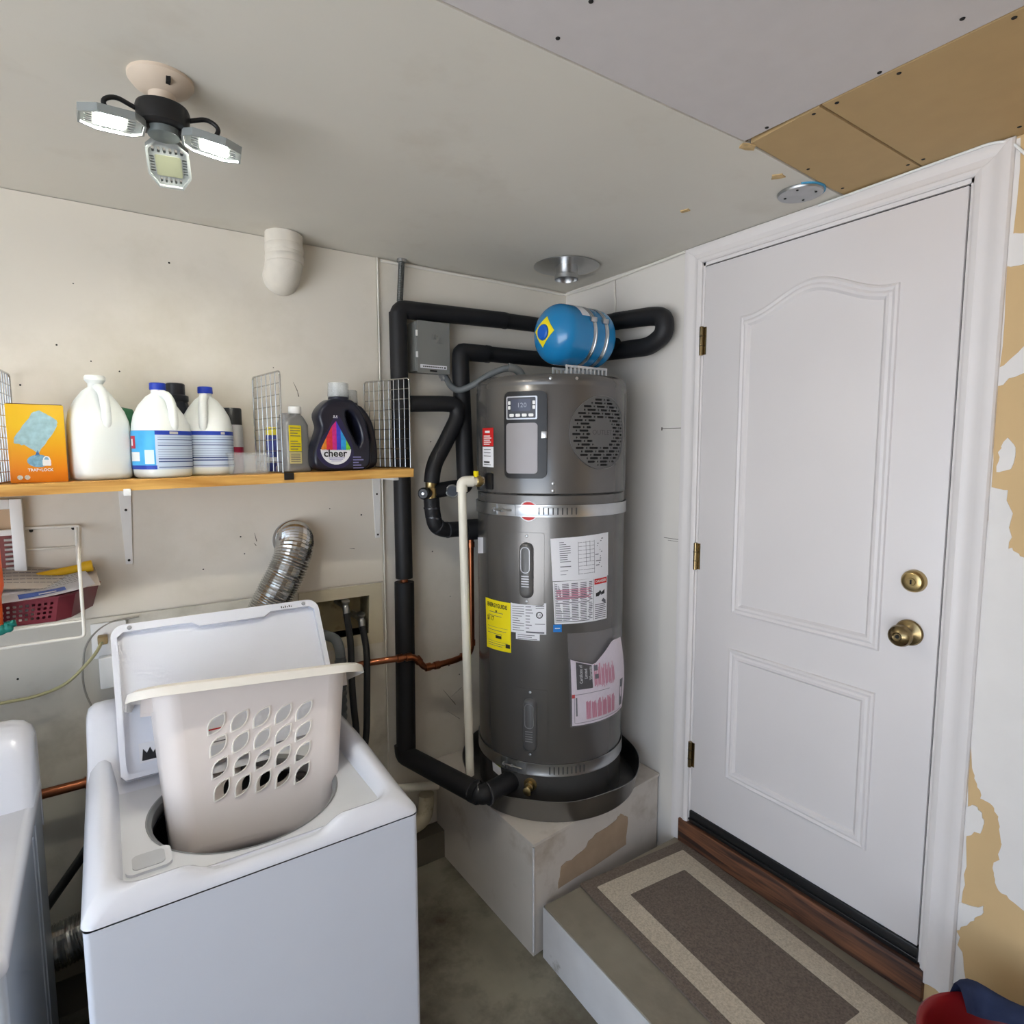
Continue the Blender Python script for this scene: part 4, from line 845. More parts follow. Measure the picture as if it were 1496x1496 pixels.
# open lid leaning back
LB = Vector((0, -.488, .884)); LT = Vector((0, -.255, 1.226)); ld = (LT-LB); LL = ld.length; ld.normalize(); ln = Vector((0, -ld.z, ld.y))
flid = lambda s, t, h: Vector((s, 0, 0))+LB+ld*t+ln*h
LX0, LX1 = -1.818, -1.252
lo = [(LX0+.012, 0), (LX1-.012, 0), (LX1-.002, .012), (LX1, LL-.05)]+[(LX1-.035+.035*math.cos(R(a)), LL-.035+.035*math.sin(R(a))) for a in range(0, 91, 15)]+[(LX0+.035+.035*math.cos(R(a)), LL-.035+.035*math.sin(R(a))) for a in range(90, 181, 15)]+[(LX0, LL-.05), (LX0+.002, .012)]
li = [(LX0+.020, .012), (LX1-.020, .012), (LX1-.015, .03), (LX1-.015, LL-.035), (LX1-.03, LL-.022), (-1.40, LL-.022), (-1.42, LL-.036), (-1.60, LL-.036), (-1.62, LL-.022), (LX0+.03, LL-.022), (LX0+.015, LL-.035), (LX0+.015, .03)]
lid = finish('lid', plate(lo, [], flid, -.016, -.006), appl_m, ws, 40)
finish('lid_rim', plate(lo, [li], flid, -.006, .010), appl_m, lid, 40)
for x in (LX0+.045, LX1-.045): lathe('bumper', [(.006, 0), (.0055, .003), (.002, .0035)], M('bumper_grey', (150, 152, 156), .5), lid, flid(x, LL-.012, .010), ln, 14)
lb = finish('warning_sticker', plate([(LX0+.045, .035), (LX0+.26, .035), (LX0+.26, .085), (LX0+.045, .085)], [], flid, -.006, -.0052), paper_m, lid, 0)
finish('sticker_pictogram', plate([(LX0+.05, .04), (LX0+.085, .04), (LX0+.082, .065), (LX0+.076, .056), (LX0+.070, .072), (LX0+.062, .058), (LX0+.054, .07)], [], flid, -.0052, -.0048), inkb_m, lb, 0)
finish('sticker_red_line', quads([(LX0+.095, LX0+.255, .076, .080)], flid, -.0048), red_m, lb, 0)
finish('sticker_print', quads([(LX0+.095, LX0+.25-.02*(k % 2), .042+k*.007, .045+k*.007) for k in range(4)], flid, -.0048), ink_m, lb, 0)
finish('lid_marks', quads([(LX1-.115+k*.006, LX1-.112+k*.006, LL-.017, LL-.010-.003*(k % 2)) for k in range(6)], flid, .0102), inkb_m, lid, 0)

# ------------------------------------------------------------------ laundry basket
bk = thing('laundry_basket', (-1.543, -.64, .72), 'pale plastic laundry basket with leaf-shaped holes sitting in the washer opening', 'laundry basket')
BH = .365; tilt = 25
MB = Matrix.Translation((-1.538, -.752, .793)) @ Matrix.Rotation(R(4.0), 4, 'Y') @ Matrix.Rotation(R(-1.5), 4, 'Z') @ Matrix.Rotation(R(-tilt), 4, 'X') @ Matrix.Translation((0, .1, 0))
def bsz(s): return .190+.042*s, .098+.046*s        # half width, half depth at height fraction s
RB = .052
def bwall(t, s):                                    # t: index on rounded rectangle
    hx, hy = bsz(s); return rrect(-hx, hx, -hy, hy, RB, 8)[t]
NW = len(rrect(-1, 1, -1, 1, .1, 8))
inner = list(range(NW))
# ring indices: 0..8 back right corner, 9..17 back left, 18..26 front left, 27..35 front right
order = list(range(27, 36))+list(range(0, 9))       # right side incl. corners
order2 = list(range(9, 18))+list(range(18, 27))     # left side
def wallstrip(idx):
    rings = []
    for j in range(9):
        s = j/8; P = [bwall(t, s) for t in idx]; rings.append([Vector((p[0], p[1], s*BH)) for p in P])
    b = bmesh.new(); skin(b, rings, False, False, False); return b
def leaf(cx, cy, a, b_, rot, n=9):
    c, s = math.cos(rot), math.sin(rot); out = []
    for k in range(n): t = -1+2*k/(n-1); out.append((t*a, b_*(1-t*t)))
    for k in range(1, n-1): t = 1-2*k/(n-1); out.append((t*a, -b_*(1-t*t)))
    return [(cx+c*x-s*y, cy+s*x+c*y) for x, y in out]
def flatwall(sign):
    hols = [leaf(-.088+.046*i+.000*j, .115+.050*j, .0262, .0128, R(53)) for i in range(5) for j in range(4)]
    def fw_(x, y, h):
        s = y/BH; hx, hy = bsz(s); return Vector((x/.15*(hx-RB), sign*(hy-h), y))
    return plate([(-.15, 0), (.15, 0), (.15, BH), (-.15, BH)], hols, fw_, 0, .003), hols
bf, hols = flatwall(-1); bb_, _ = flatwall(1)
hx0, hy0 = bsz(0)
bmx = merge([wallstrip(order), wallstrip(order2)])
b2 = bmesh.new()
# rounded bottom
rings = []
for k in range(6):
    a = R(90*k/5); d = .03*(1-math.sin(a)); z = -.03+.03*(1-math.cos(a)) if False else -.03*math.sin(R(90-90*k/5))
    inset_ = .03*(1-math.cos(R(90-90*k/5)))
    rings.append([Vector((p[0], p[1], z)) for p in rrect(-hx0+inset_, hx0-inset_, -hy0+inset_, hy0-inset_, RB-.6*inset_, 8)])
skin(b2, rings, True, False)
bmx = merge([bmx, b2])
bmesh.ops.remove_doubles(bmx, verts=bmx.verts[:], dist=.0004)
bmesh.ops.recalc_face_normals(bmx, faces=bmx.faces[:])
bmesh.ops.solidify(bmx, geom=bmx.faces[:], thickness=.003)
bmx = merge([bmx, bf, bb_])
body = finish('basket_body', bmx, bask_m, bk, 40, xf=MB)
hx1, hy1 = bsz(1)
rim = bmesh.new(); rings = []
for off, z in ((0, BH-.004), (.004, BH+.003), (.024, BH+.005), (.034, BH-.002), (.036, BH-.022), (.033, BH-.022), (.030, BH-.004), (.004, BH-.008), (0, BH-.010)):
    ox = off*(1.5); rings.append([Vector((p[0], p[1], z)) for p in rrect(-hx1-ox, hx1+ox, -hy1-off, hy1+off, RB+off, 8)])
skin(rim, rings+[rings[0]], False, False); bmesh.ops.remove_doubles(rim, verts=rim.verts[:], dist=1e-5)
rimo = finish('basket_rim', rim, M('basket_rim_plastic', (232, 228, 220), .4, var=.02), bk, 40, xf=MB)
for sx in (-1, 1):
    for yy in (-.048, .048): box('handle_web', (sx*(hx1+.004)-.016, yy-.002, BH-.045), (sx*(hx1+.004)+.016, yy+.002, BH-.006), bask_m, rimo, xf=MB)
lips = []
for hl in hols:
    for sign in (-1,):
        g = bmesh.new(); rr_ = []
        cxh = sum(p[0] for p in hl)/len(hl); cyh = sum(p[1] for p in hl)/len(hl)
        for sc_, h in ((1.0, 0), (1.0, .003), (1.16, .003), (1.2, 0)):
            P = []
            for p in hl:
                x = cxh+(p[0]-cxh)*sc_; y = cyh+(p[1]-cyh)*sc_; s = y/BH; hx, hy = bsz(s); P.append(Vector((x/.15*(hx-RB), -hy-h, y)))
            rr_.append(P)
        skin(g, rr_, False, False); finish('hole_lip', g, MATS['basket_rim_plastic'], body, 40, xf=MB)

# ------------------------------------------------------------------ dryer
dy = thing('clothes_dryer', (-2.33, -.6, 0), 'white clothes dryer beside the washing machine', 'dryer')
DX0, DX1 = -2.67, -2.0
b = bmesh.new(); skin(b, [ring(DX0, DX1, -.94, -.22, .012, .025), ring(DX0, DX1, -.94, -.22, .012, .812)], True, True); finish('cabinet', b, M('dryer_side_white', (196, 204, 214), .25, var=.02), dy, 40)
for x in (DX0+.05, DX1-.05):
    for y in (-.88, -.28): lathe('foot', [(.022, 0), (.022, .012), (.012, .013), (.012, .026)], black_m, dy, (x, y, 0), (0, 0, 1), 14)
b = bmesh.new(); skin(b, [ring(DX0, DX1+.004, -.955, -.22, .02, .810), ring(DX0-.002, DX1+.006, -.958, -.22, .022, .818), ring(DX0, DX1+.003, -.953, -.22, .022, .838), ring(DX0+.008, DX1-.006, -.94, -.225, .022, .846)], True, True); finish('top_panel', b, appl_m, dy, 50)
cpts = [(-.42, .842), (-.405, .87), (-.37, .94), (-.335, .99), (-.30, 1.015), (-.26, 1.02), (-.225, 1.005), (-.215, .96), (-.215, .70), (-.222, .70), (-.222, .842)]
b = bmesh.new(); rings = []
for x, s in ((DX0+.004, .82), (DX0+.012, .94), (DX0+.035, 1), (DX1-.040, 1), (DX1-.018, .96), (DX1-.004, .88), (DX1+.003, .74)):
    rings.append([Vector((x, -.30+(y+.30)*(.6+.4*s), .842+(z-.842)*s if z > .842 else z)) for y, z in cpts])
skin(b, rings); finish('console', b, appl_m, dy, 50)
for y in (-.46, -.40): box('side_rib', (DX1, y-.006, .05), (DX1+.003, y+.006, .79), MATS['dryer_side_white'], dy, .001)

# ------------------------------------------------------------------ shelf
def sz(x): return 1.628+.0205*(x+2.0)
sh = thing('wall_shelf', (-1.6, -.125, 1.60), 'pine board shelf on white steel brackets loaded with laundry supplies', 'shelf')
b = bmesh.new(); xs = (-2.45, -.893)
for x in (0,): skin(b, [[Vector((xx, yy, sz(xx)-d)) for yy, d in ((-.252, .030), (-.254, .002), (-.252, 0), (-.008, 0), (-.008, .032))] for xx in (xs[0], -1.9, -1.4, xs[1])])
finish('board', b, shelf_m, sh, 30)
for x in (-1.757, -.937):
    zt = sz(x)-.0325; zb = zt-.24
    br = finish('bracket', plate([(x-.017, zt), (x-.009, zb), (x+.009, zb), (x+.017, zt)], [], fxz(-.006), 0, .004), white_m, sh, 0)
    box('bracket_arm', (x-.010, -.200 if x > -1.5 else -.236, zt-.010), (x+.010, -.006, zt-.0005), white_m, br, .002)
    if x < -1.5: box('bracket_lip', (x-.009, -.258, zt-.012), (x+.009, -.235, zt+.008), white_m, br, .002)
    for z in (zb+.012, zb+.17): lathe('bracket_screw', [(.004, 0), (.003, .002)], dark_m, br, (x, -.0102, z), (0, -1, 0), 10)
box('board_end_clip', (-.905, -.20, sz(-.9)-.030), (-.868, -.17, sz(-.9)-.012), dark_m, sh, .003)
# wire dividers
def divider(p0, p1, z0, h, label, nv, nh):
    p0 = Vector(p0); p1 = Vector(p1); g = thing('wire_divider', (*((p0+p1)/2).xy, z0), label, 'wire rack')
    f = lambda u, z: Vector((p0.x+(p1.x-p0.x)*u, p0.y+(p1.y-p0.y)*u, z))
    tube('frame', fillet([f(0, z0+.003), f(0, z0+h), f(1, z0+h), f(1, z0+.003)], .012, 4), .0028, chrome_m, g, 8)
    tube('base_wire', [f(0, z0+.003), f(1, z0+.003)], .0026, chrome_m, g, 8)
    b = bmesh.new()
    for k in range(1, nv): bm_tube(b, [f(k/nv, z0+.003), f(k/nv, z0+h)], .0015, 6)
    for k in range(1, nh): bm_tube(b, [f(0, z0+h*k/nh), f(1, z0+h*k/nh)], .0015, 6)
    tag(finish('grid_wires', b, chrome_m, g), kind='stuff'); return g
divider((-1.372, -.02), (-1.338, -.247), sz(-1.35)+.0005, .318, 'chrome wire grid divider between plastic tub and grey bottle', 6, 9)
divider((-.985, -.03), (-.902, -.247), sz(-.95)+.0008, .316, 'chrome wire grid divider at the pipe end of shelf', 9, 9)
divider((-2.012, -.02), (-2.03, -.247), sz(-2.02)+.0005, .298, 'chrome wire grid divider against the orange box', 8, 10)
ck = box('divider_clip', (-1.338, -.2585, sz(-1.33)-.020), (-1.308, -.2545, sz(-1.33)+.002), black_m, sh, .001)

# ---- things on the shelf
def loft(bm, secs, n=40, a0=0, a1=360, close=True):
    rings = []
    for (z, hx, hy, e, cx, cy) in secs:
        R_ = []
        for k in range(n if close else n+1):
            a = R(a0+(a1-a0)*k/n); c, s = math.cos(a), math.sin(a)
            R_.append(Vector((cx+hx*math.copysign(abs(c)**(2/e), c), cy+hy*math.copysign(abs(s)**(2/e), s), z)))
        rings.append(R_)
    return skin(bm, rings, close, close, close)
def at(x, y, rz=0): return Matrix.Translation((x, y, sz(x)+.0006)) @ Matrix.Rotation(R(rz), 4, 'Z')
# orange duster box
bx = thing('duster_refill_box', (-1.957, -.145, sz(-1.957)), 'orange cardboard box printed with a pale blue duster', 'box')
mx_ = at(-1.953, -.140, 4)
BW, BD, BHh = .061, .055, .205
def ombre(name, a, b_):
    m = M(name, a, .5); nt = m.node_tree; n = nt.nodes; l = nt.links; p = n['Principled BSDF']
    tc = n.new('ShaderNodeTexCoord'); sp = n.new('ShaderNodeSeparateXYZ'); rp = n.new('ShaderNodeValToRGB'); mr = n.new('ShaderNodeMapRange'); mr.inputs[1].default_value = -.1; mr.inputs[2].default_value = .1
    rp.color_ramp.elements[0].color = srgb(*a); rp.color_ramp.elements[1].color = srgb(*b_); rp.color_ramp.elements[0].position = .1; rp.color_ramp.elements[1].position = .75
    l.new(tc.outputs['Object'], sp.inputs[0]); l.new(sp.outputs['Z'], mr.inputs[0]); l.new(mr.outputs[0], rp.inputs[0]); l.new(rp.outputs[0], p.inputs['Base Color']); return m
box('carton', (-BW, -BD, 0), (BW, BD, BHh), ombre('carton_print', (226, 128, 20), (232, 186, 24)), bx, .0015, xf=mx_)
fbx = lambda s, t, h: mx_ @ Vector((s, -BD-h, t))
finish('duster_print', plate(mud([(.0097, .190), (.0457, .164), (.0444, .150), (.0017, .078), (-.025, .0975), (-.048, .104), (-.0476, .116), (-.0076, .182)], 6, .0016), [], fbx, 0, .0006), M('duster_blue', (158, 192, 200), .7, var=.15, scale=70), bx, 0)
finish('oval_print', plate([(.024*math.cos(R(a)), .057+.0165*math.sin(R(a))) for a in range(0, 360, 15)], [], fbx, 0, .0006), M('oval_blue', (120, 166, 190), .6, var=.25, scale=120), bx, 0)
finish('drop_tip_print', plate([(-.007, .071), (-.0005, .086), (.004, .071)], [], fbx, 0, .0006), M('tip_blue', (60, 110, 170), .6), bx, 0)
lk = finish('lock_print', plate(rrect(.008, .026, .044, .060, .002, 2), [], fbx, 0, .001), white_m, bx, 0)
finish('lock_shackle', plate([(.017+.008*math.cos(R(a)), .060+.010*math.sin(R(a))) for a in range(0, 181, 20)]+[(.017+.005*math.cos(R(a)), .060+.007*math.sin(R(a))) for a in range(180, -1, -20)], [], fbx, 0, .001), white_m, lk, 0)
text('box_lettering', 'TRAP+LOCK', .0105, fbx, .0009, white_m, bx, pos=(.003, .033), sx=.9, bold=.0002)
for x in (-.041, -.026): finish('badge_print', plate(circ(x, .014, .006, 16), [], fbx, 0, .0007), M('badge_grey', (188, 190, 180), .6, var=.3, scale=300), bx, 0)
box('open_flap', (-BW+.003, -BD+.006, BHh), (BW-.003, BD-.004, BHh+.002), M('flap_shadow_brown', (92, 58, 30), .8), bx, xf=mx_)  # brown of the flap has shadow put into its colour

jugw = M('jug_white', (232, 237, 234), .35, var=.015)
def gallon(x, y, rz, h, label, mat, cap, group=None, wide=.073, capr=.019, lab=False):
    g = thing('jug', (x, y, sz(x)), label, 'bottle', group); m = at(x, y, rz); w = wide
    b = bmesh.new()
    loft(b, [(0, w*.88, w*.80, 2.6, 0, 0), (.006, w*.97, w*.90, 2.6, 0, 0), (.02, w, w*.93, 2.6, 0, 0), (h*.50, w, w*.93, 2.6, 0, 0), (h*.56, w*.99, w*.90, 2.5, 0, .001), (h*.66, w*.90, w*.76, 2.4, 0, .006), (h*.76, w*.70, w*.56, 2.3, 0, .010), (h*.85, w*.44, w*.38, 2.2, 0, .008), (h*.89, capr*.95, capr*.95, 2, 0, .006), (h*.925, capr*.95, capr*.95, 2, 0, .006)], 44)
    finish('body', b, mat, g, 50, xf=m)
    b = bmesh.new(); bm_tube(b, smooth_path([(0, .0, h*.885), (0, -w*.45, h*.86), (0, -w*.72, h*.78), (0, -w*.82, h*.67), (0, -w*.83, h*.56), (0, -w*.76, h*.50)], 6), .0125, 12); finish('handle', b, mat, g, 60, xf=m)
    if cap: 
        b = bmesh.new(); bm_lathe(b, [(capr*1.12, h*.925), (capr*1.15, h*.93), (capr*1.12, h*.995), (capr*1.0, h)], (0, .006, 0), seg=26); finish('cap', b, cap, g, 35, xf=m)
    else:
        b = bmesh.new(); bm_lathe(b, [(capr*1.0, h*.925), (capr*1.35, h*.955), (capr*1.35, h*.985), (capr*1.2, h), (.004, h)], (0, .006, 0), seg=26); finish('neck_ring', b, mat, g, 35, xf=m)
    return g, m, w
gallon(-1.812, -.140, 18, .292, 'plain white gallon jug without a label next to the orange box', jugw, None)
capb = M('cap_blue', (28, 58, 168), .4); lblue = M('label_light_blue', (70, 170, 226), .45, var=.1, scale=18); ldark = M('label_dark_blue', (30, 62, 168), .45); lpale = M('label_pale', (196, 212, 232), .5, var=.03)
def bleach(x, y, rz, label, blue_side, group):
    g, m, w = gallon(x, y, rz, .275, label, jugw, capb, group)
    def ring_patch(nm, a0, a1, z0, z1, off, mat, parent):
        b = bmesh.new(); loft(b, [(z, w+off, w*.93+off, 2.6, 0, 0) for z in (z0, (z0+z1)/2, z1)], 24, a0, a1, False); return finish(nm, b, mat, parent, 60, xf=m)
    l = ring_patch('wrap_label', 180-rz, 360-rz, .025, .135, .0010, lpale, g)
    ring_patch('label_header', 180-rz, 360-rz, .123, .135, .0013, ldark, l)
    ring_patch('header_emblem', 288-rz, 300-rz, .1255, .1325, .0016, M('emblem_silver', (200, 200, 196), .4), l)
    for k, z in enumerate((.030, .045, .053, .092, .108)): ring_patch('label_line', (262 if blue_side else 200)-rz, 350-rz, z, z+(.0035 if k in (1, 2) else .0022), .0014, M('line_blue', (52, 74, 130), .5), l)
    for k, z in enumerate((.060, .067, .074, .081, .099, .115)): ring_patch('label_text_line', (262 if blue_side else 200)-rz, 345-rz, z, z+.0016, .0014, M('line_grey', (140, 156, 186), .5), l)
    if blue_side:
        ring_patch('blue_panel', 180-rz, 256-rz, .028, .134, .0016, lblue, l)
        ring_patch('blue_base', 180-rz, 258-rz, .025, .036, .0020, ldark, l)
        ring_patch('white_block', 228-rz, 252-rz, .040, .080, .0020, M('block_pale', (206, 232, 240), .5), l)
        ring_patch('red_logo', 186-rz, 206-rz, .084, .120, .0021, M('logo_maroon', (176, 44, 66), .5), l); ring_patch('logo_bar', 190-rz, 199-rz, .092, .112, .0025, white_m, l)
        ring_patch('pale_burst', 186-rz, 214-rz, .048, .074, .0021, white_m, l)
bleach(-1.660, -.168, 28, 'white bleach jug with blue cap and a bright blue panel on its label', True, 'bleach jugs on the shelf')
bleach(-1.530, -.099, -16, 'white bleach jug with blue cap next to the black spray can', False, 'bleach jugs on the shelf')
# green-labelled bottle behind the jug
g = thing('green_bottle', (-1.775, -.055, sz(-1.775)), 'slim white bottle with dark green top behind the plain jug', 'bottle'); m = at(-1.760, -.045)
b = bmesh.new(); loft(b, [(0, .040, .028, 2.6, 0, 0), (.004, .043, .031, 2.6, 0, 0), (.085, .043, .031, 2.6, 0, 0), (.086, .042, .030, 2.6, 0, 0)], 28); finish('body', b, M('bottle_offwhite', (214, 212, 200), .4), g, 50, xf=m)
b = bmesh.new(); loft(b, [(.086, .043, .031, 2.6, 0, 0), (.19, .043, .031, 2.6, 0, 0), (.205, .036, .026, 2.4, 0, 0), (.21, .014, .014, 2, 0, 0)], 28); finish('green_sleeve', b, M('bottle_green', (46, 104, 70), .4), g, 50, xf=m)
# black pump bottle behind the bleach
g = thing('black_bottle', (-1.602, -.05, sz(-1.602)), 'black plastic bottle with wide cap behind the bleach jugs', 'bottle'); m = at(-1.606, -.044)
b = bmesh.new(); loft(b, [(0, .026, .022, 2.4, 0, 0), (.005, .028, .024, 2.4, 0, 0), (.13, .028, .024, 2.4, 0, 0), (.165, .034, .028, 2.4, 0, 0), (.20, .038, .032, 2.3, 0, 0), (.225, .034, .030, 2.2, 0, 0), (.232, .031, .029, 2, 0, 0)], 36); finish('body', b, M('bottle_black', (28, 30, 38), .25), g, 50, xf=m)
b = bmesh.new(); bm_lathe(b, [(.034, .230), (.036, .234), (.036, .248), (.027, .252), (.027, .284), (.024, .287), (.022, .278), (.002, .276)], seg=30); finish('cap', b, M('cap_black', (22, 24, 32), .35), g, 35, xf=m)
# spray can
g = thing('spray_can', (-1.452, -.06, sz(-1.452)), 'black capped spray can with silver and red label', 'spray can'); m = at(-1.449, -.062)
for nm, pr, mt in (('can_body', [(.028, 0), (.031, .004), (.031, .085), (.0305, .086)], M('can_red', (148, 28, 62), .35, .3)), ('can_label', [(.0312, .086), (.0312, .150), (.029, .156), (.022, .166)], M('can_silver', (196, 198, 200), .35, .4)), ('can_cap', [(.0295, .158), (.0295, .208), (.0275, .212), (.002, .212)], M('can_cap_black', (30, 32, 34), .4))):
    b = bmesh.new(); bm_lathe(b, pr, seg=32); finish(nm, b, mt, g, 35, xf=m)
# clear tub
g = thing('clear_plastic_tub', (-1.415, -.165, sz(-1.415)), 'clear rectangular plastic tub beside the wire divider', 'container'); m = at(-1.423, -.160, -3)
tubm = clear_film('clear_tub', (226, 230, 232), .16, .15)
b = bmesh.new(); rings = [[Vector((p[0], p[1], z)) for p in rrect(-hx, hx, -hy, hy, .012, 4)] for hx, hy, z in ((.058, .036, 0), (.062, .040, .055), (.066, .044, .056), (.066, .044, .060), (.060, .038, .060), (.056, .034, .003))]
skin(b, rings, True, True); finish('tub', b, tubm, g, 40, xf=m)
b = bmesh.new(); rings = [[Vector((p[0], p[1], z)) for p in rrect(-hx, hx, -hy, hy, .012, 4)] for hx, hy, z in ((.067, .045, .060), (.067, .045, .066), (.063, .041, .068))]
skin(b, rings, True, True); finish('tub_lid', b, tubm, g, 40, xf=m)
# small carton behind the divider
g = thing('detergent_packet', (-1.325, -.07, sz(-1.325)), 'small blue packet with yellow top behind the wire divider', 'packet'); m = at(-1.318, -.072, -12)
box('packet_body', (-.030, -.020, 0), (.030, .020, .125), M('packet_blue', (58, 66, 140), .45), g, .004, xf=m)
box('packet_top', (-.029, -.019, .118), (.029, .019, .150), M('packet_yellow', (226, 208, 60), .5), g, .004, xf=m); box('packet_band', (-.0305, -.0205, .03), (.0305, .0205, .05), paper_m, g, .002, xf=m)
# grey bottle with yellow label
g = thing('grey_bottle', (-1.283, -.16, sz(-1.283)), 'grey flat bottle with white cap and yellow label', 'bottle'); m = at(-1.283, -.158, 22)
greyb = M('bottle_grey', (140, 140, 140), .35, .1)
b = bmesh.new(); loft(b, [(0, .046, .034, 5, 0, 0), (.004, .050, .038, 5, 0, 0), (.018, .050, .038, 5, 0, 0), (.022, .047, .035, 5, 0, 0), (.155, .045, .033, 5, 0, 0), (.172, .038, .029, 4, 0, 0), (.182, .026, .024, 3, .008, 0), (.188, .018, .018, 2, .012, 0), (.194, .017, .017, 2, .012, 0)], 40); finish('body', b, greyb, g, 45, xf=m)
b = bmesh.new(); loft(b, [(.150, .016, .020, 4, -.026, 0), (.186, .014, .018, 4, -.026, 0), (.192, .008, .010, 3, -.026, 0)], 24); finish('handle_lug', b, greyb, g, 45, xf=m)
b = bmesh.new(); bm_lathe(b, [(.020, .192), (.021, .194), (.020, .214), (.018, .216)], (.012, 0, 0), seg=26); finish('cap', b, white_m, g, 35, xf=m)
fg = lambda s, t, h: m @ Vector((s, -.0365-h, t))
lb = finish('yellow_label', plate(rrect(-.040, .006, .068, .152, .002, 2), [], fg, 0, .001), yellow_m, g, 0); finish('pale_label', plate(rrect(-.040, .006, .028, .066, .002, 2), [], fg, 0, .001), M('label_cream', (216, 206, 150), .5), g, 0)
finish('label_print', quads([(-.036, .002-.01*(k % 3 == 0), .074+k*.0085, .0765+k*.0085) for k in range(9) if k not in (4,)]+[(-.036, .0, .034+k*.006, .036+k*.006) for k in range(5)], fg, .0014), ink_m, lb, 0)
# laundry detergent bottles
navy = M('detergent_navy', (26, 28, 42), .28, var=.05); navyc = clear_film('clear_cap', (206, 210, 212), .38, .2)
def cslab(outer, holes, ext, bev):
    cu_ = bpy.data.curves.new('tmp', 'CURVE'); cu_.dimensions = '2D'; cu_.fill_mode = 'BOTH'; cu_.extrude = ext; cu_.bevel_depth = bev; cu_.bevel_resolution = 3
    for loop in [outer]+holes:
        s = cu_.splines.new('POLY'); s.points.add(len(loop)-1)
        for p, q in zip(s.points, loop): p.co = (q[0], q[1], 0, 1)
        s.use_cyclic_u = True
    o_ = bpy.data.objects.new('tmp', cu_); me = o_.to_mesh(); bm_ = bmesh.new(); bm_.from_mesh(me); o_.to_mesh_clear(); bpy.data.objects.remove(o_); bpy.data.curves.remove(cu_)
    bmesh.ops.remove_doubles(bm_, verts=bm_.verts[:], dist=1e-5)
    return bm_
def closed_smooth(pts, n=6):
    P = [Vector((*p, 0)) for p in pts]; N = len(P); out = []
    for i in range(N):
        a, b_, c_, d_ = P[i-1], P[i], P[(i+1) % N], P[(i+2) % N]
        for k in range(n):
            t = k/n; q = .5*((2*b_)+(c_-a)*t+(2*a-5*b_+4*c_-d_)*t*t+(3*b_-a-3*c_+d_)*t**3); out.append((q.x, q.y))
    return out
def detergent(x, y, rz, label, front, sc_=1.16):
    g = thing('detergent_bottle', (x, y, sz(x)), label, 'bottle', 'dark detergent bottles'); m = at(x, y, rz) @ Matrix.Scale(sc_, 4)
    mm = m @ Matrix.Rotation(R(90), 4, 'X')
    outl = closed_smooth([(-.070, .014), (.0, .011), (.066, .014), (.076, .05), (.070, .11), (.058, .155), (.034, .188), (.018, .196), (-.018, .196), (-.040, .188), (-.062, .160), (-.056, .125), (-.066, .09), (-.078, .05)], 5)
    hol = closed_smooth([(.046, .058), (.066, .085), (.062, .125), (.044, .165), (.020, .183), (.000, .172), (.004, .135), (.022, .095)], 5)[::-1]
    bmq = cslab(outl, [hol], .020, .011); body_ = finish('body', bmq, navy, g, 50, xf=mm)
    if front:
        ff = lambda s, t, h: m @ Vector((-.026+(s+.018)*1.28, -.0312-h, .008+(t-.026)*1.22))
        finish('drop_label', plate(closed_smooth([(-.012, .150), (.012, .105), (.024, .07), (.020, .045), (-.004, .026), (-.040, .03), (-.062, .055), (-.058, .082), (-.036, .115)], 4), [], ff, 0, .0006), M('label_navy', (36, 34, 70), .4), body_, 0)
        cols = [((214, 130, 40), -.052, -.040), ((206, 50, 60), -.040, -.026), ((196, 40, 130), -.026, -.016), ((60, 60, 190), -.016, -.006), ((40, 150, 210), -.006, .006), ((120, 200, 40), .006, .016)]
        for k, (cl, a, b_) in enumerate(cols):
            top = lambda s: .070+.070*max(0, 1-abs(s+.018)/.036)
            finish('colour_facet', plate([(a, .068), (b_, .068), (b_, max(.069, top(b_))), (a, max(.070, top(a)))], [], ff, .0006, .0010), M('facet_%d' % k, cl, .4, var=.2, scale=90), body_, 0)
        finish('white_oval', plate([(-.018+.036*math.cos(R(a)), .070+.036*math.sin(R(a))) for a in range(180, 361, 12)], [], ff, .0006, .0010), paper_m, body_, 0)
        text('brand_lettering', 'cheer', .024, ff, .0016, inkb_m, body_, pos=(-.020, .060), bold=.0006)
        finish('small_print', quads([(-.036, .002, .049, .0505), (-.034, -.002, .0455, .047), (-.03, -.006, .042, .0435)]+[(.022, .022+.026-.006*(k % 3), .024+k*.0065, .0268+k*.0065) for k in range(5)], ff, .0012), M('print_lilac', (130, 130, 180), .5), body_, 0)
        finish('small_print', quads([(-.022, -.019, .146, .149), (-.016, -.013, .146, .149), (-.023, -.012, .143, .1445)], ff, .0012), paper_m, body_, 0)
    b = bmesh.new(); bm_lathe(b, [(.026, .197), (.030, .200), (.030, .212), (.025, .214), (.010, .214), (.010, .232), (.004, .234)], (0, 0, 0), seg=28); finish('neck', b, navy, g, 35, xf=m)
    b = bmesh.new(); bm_lathe(b, [(.030, .213), (.031, .216), (.029, .252), (.027, .254), (.0265, .252), (.0285, .216)], (0, 0, 0), seg=30); finish('cap', b, navyc, g, 35, xf=m)
detergent(-1.134, -.184, 6, 'dark laundry detergent bottle with rainbow drop label and clear cap', True)
detergent(-1.071, -.098, 4, 'dark laundry detergent bottle tucked behind another one at the wire divider', False, 1.10)

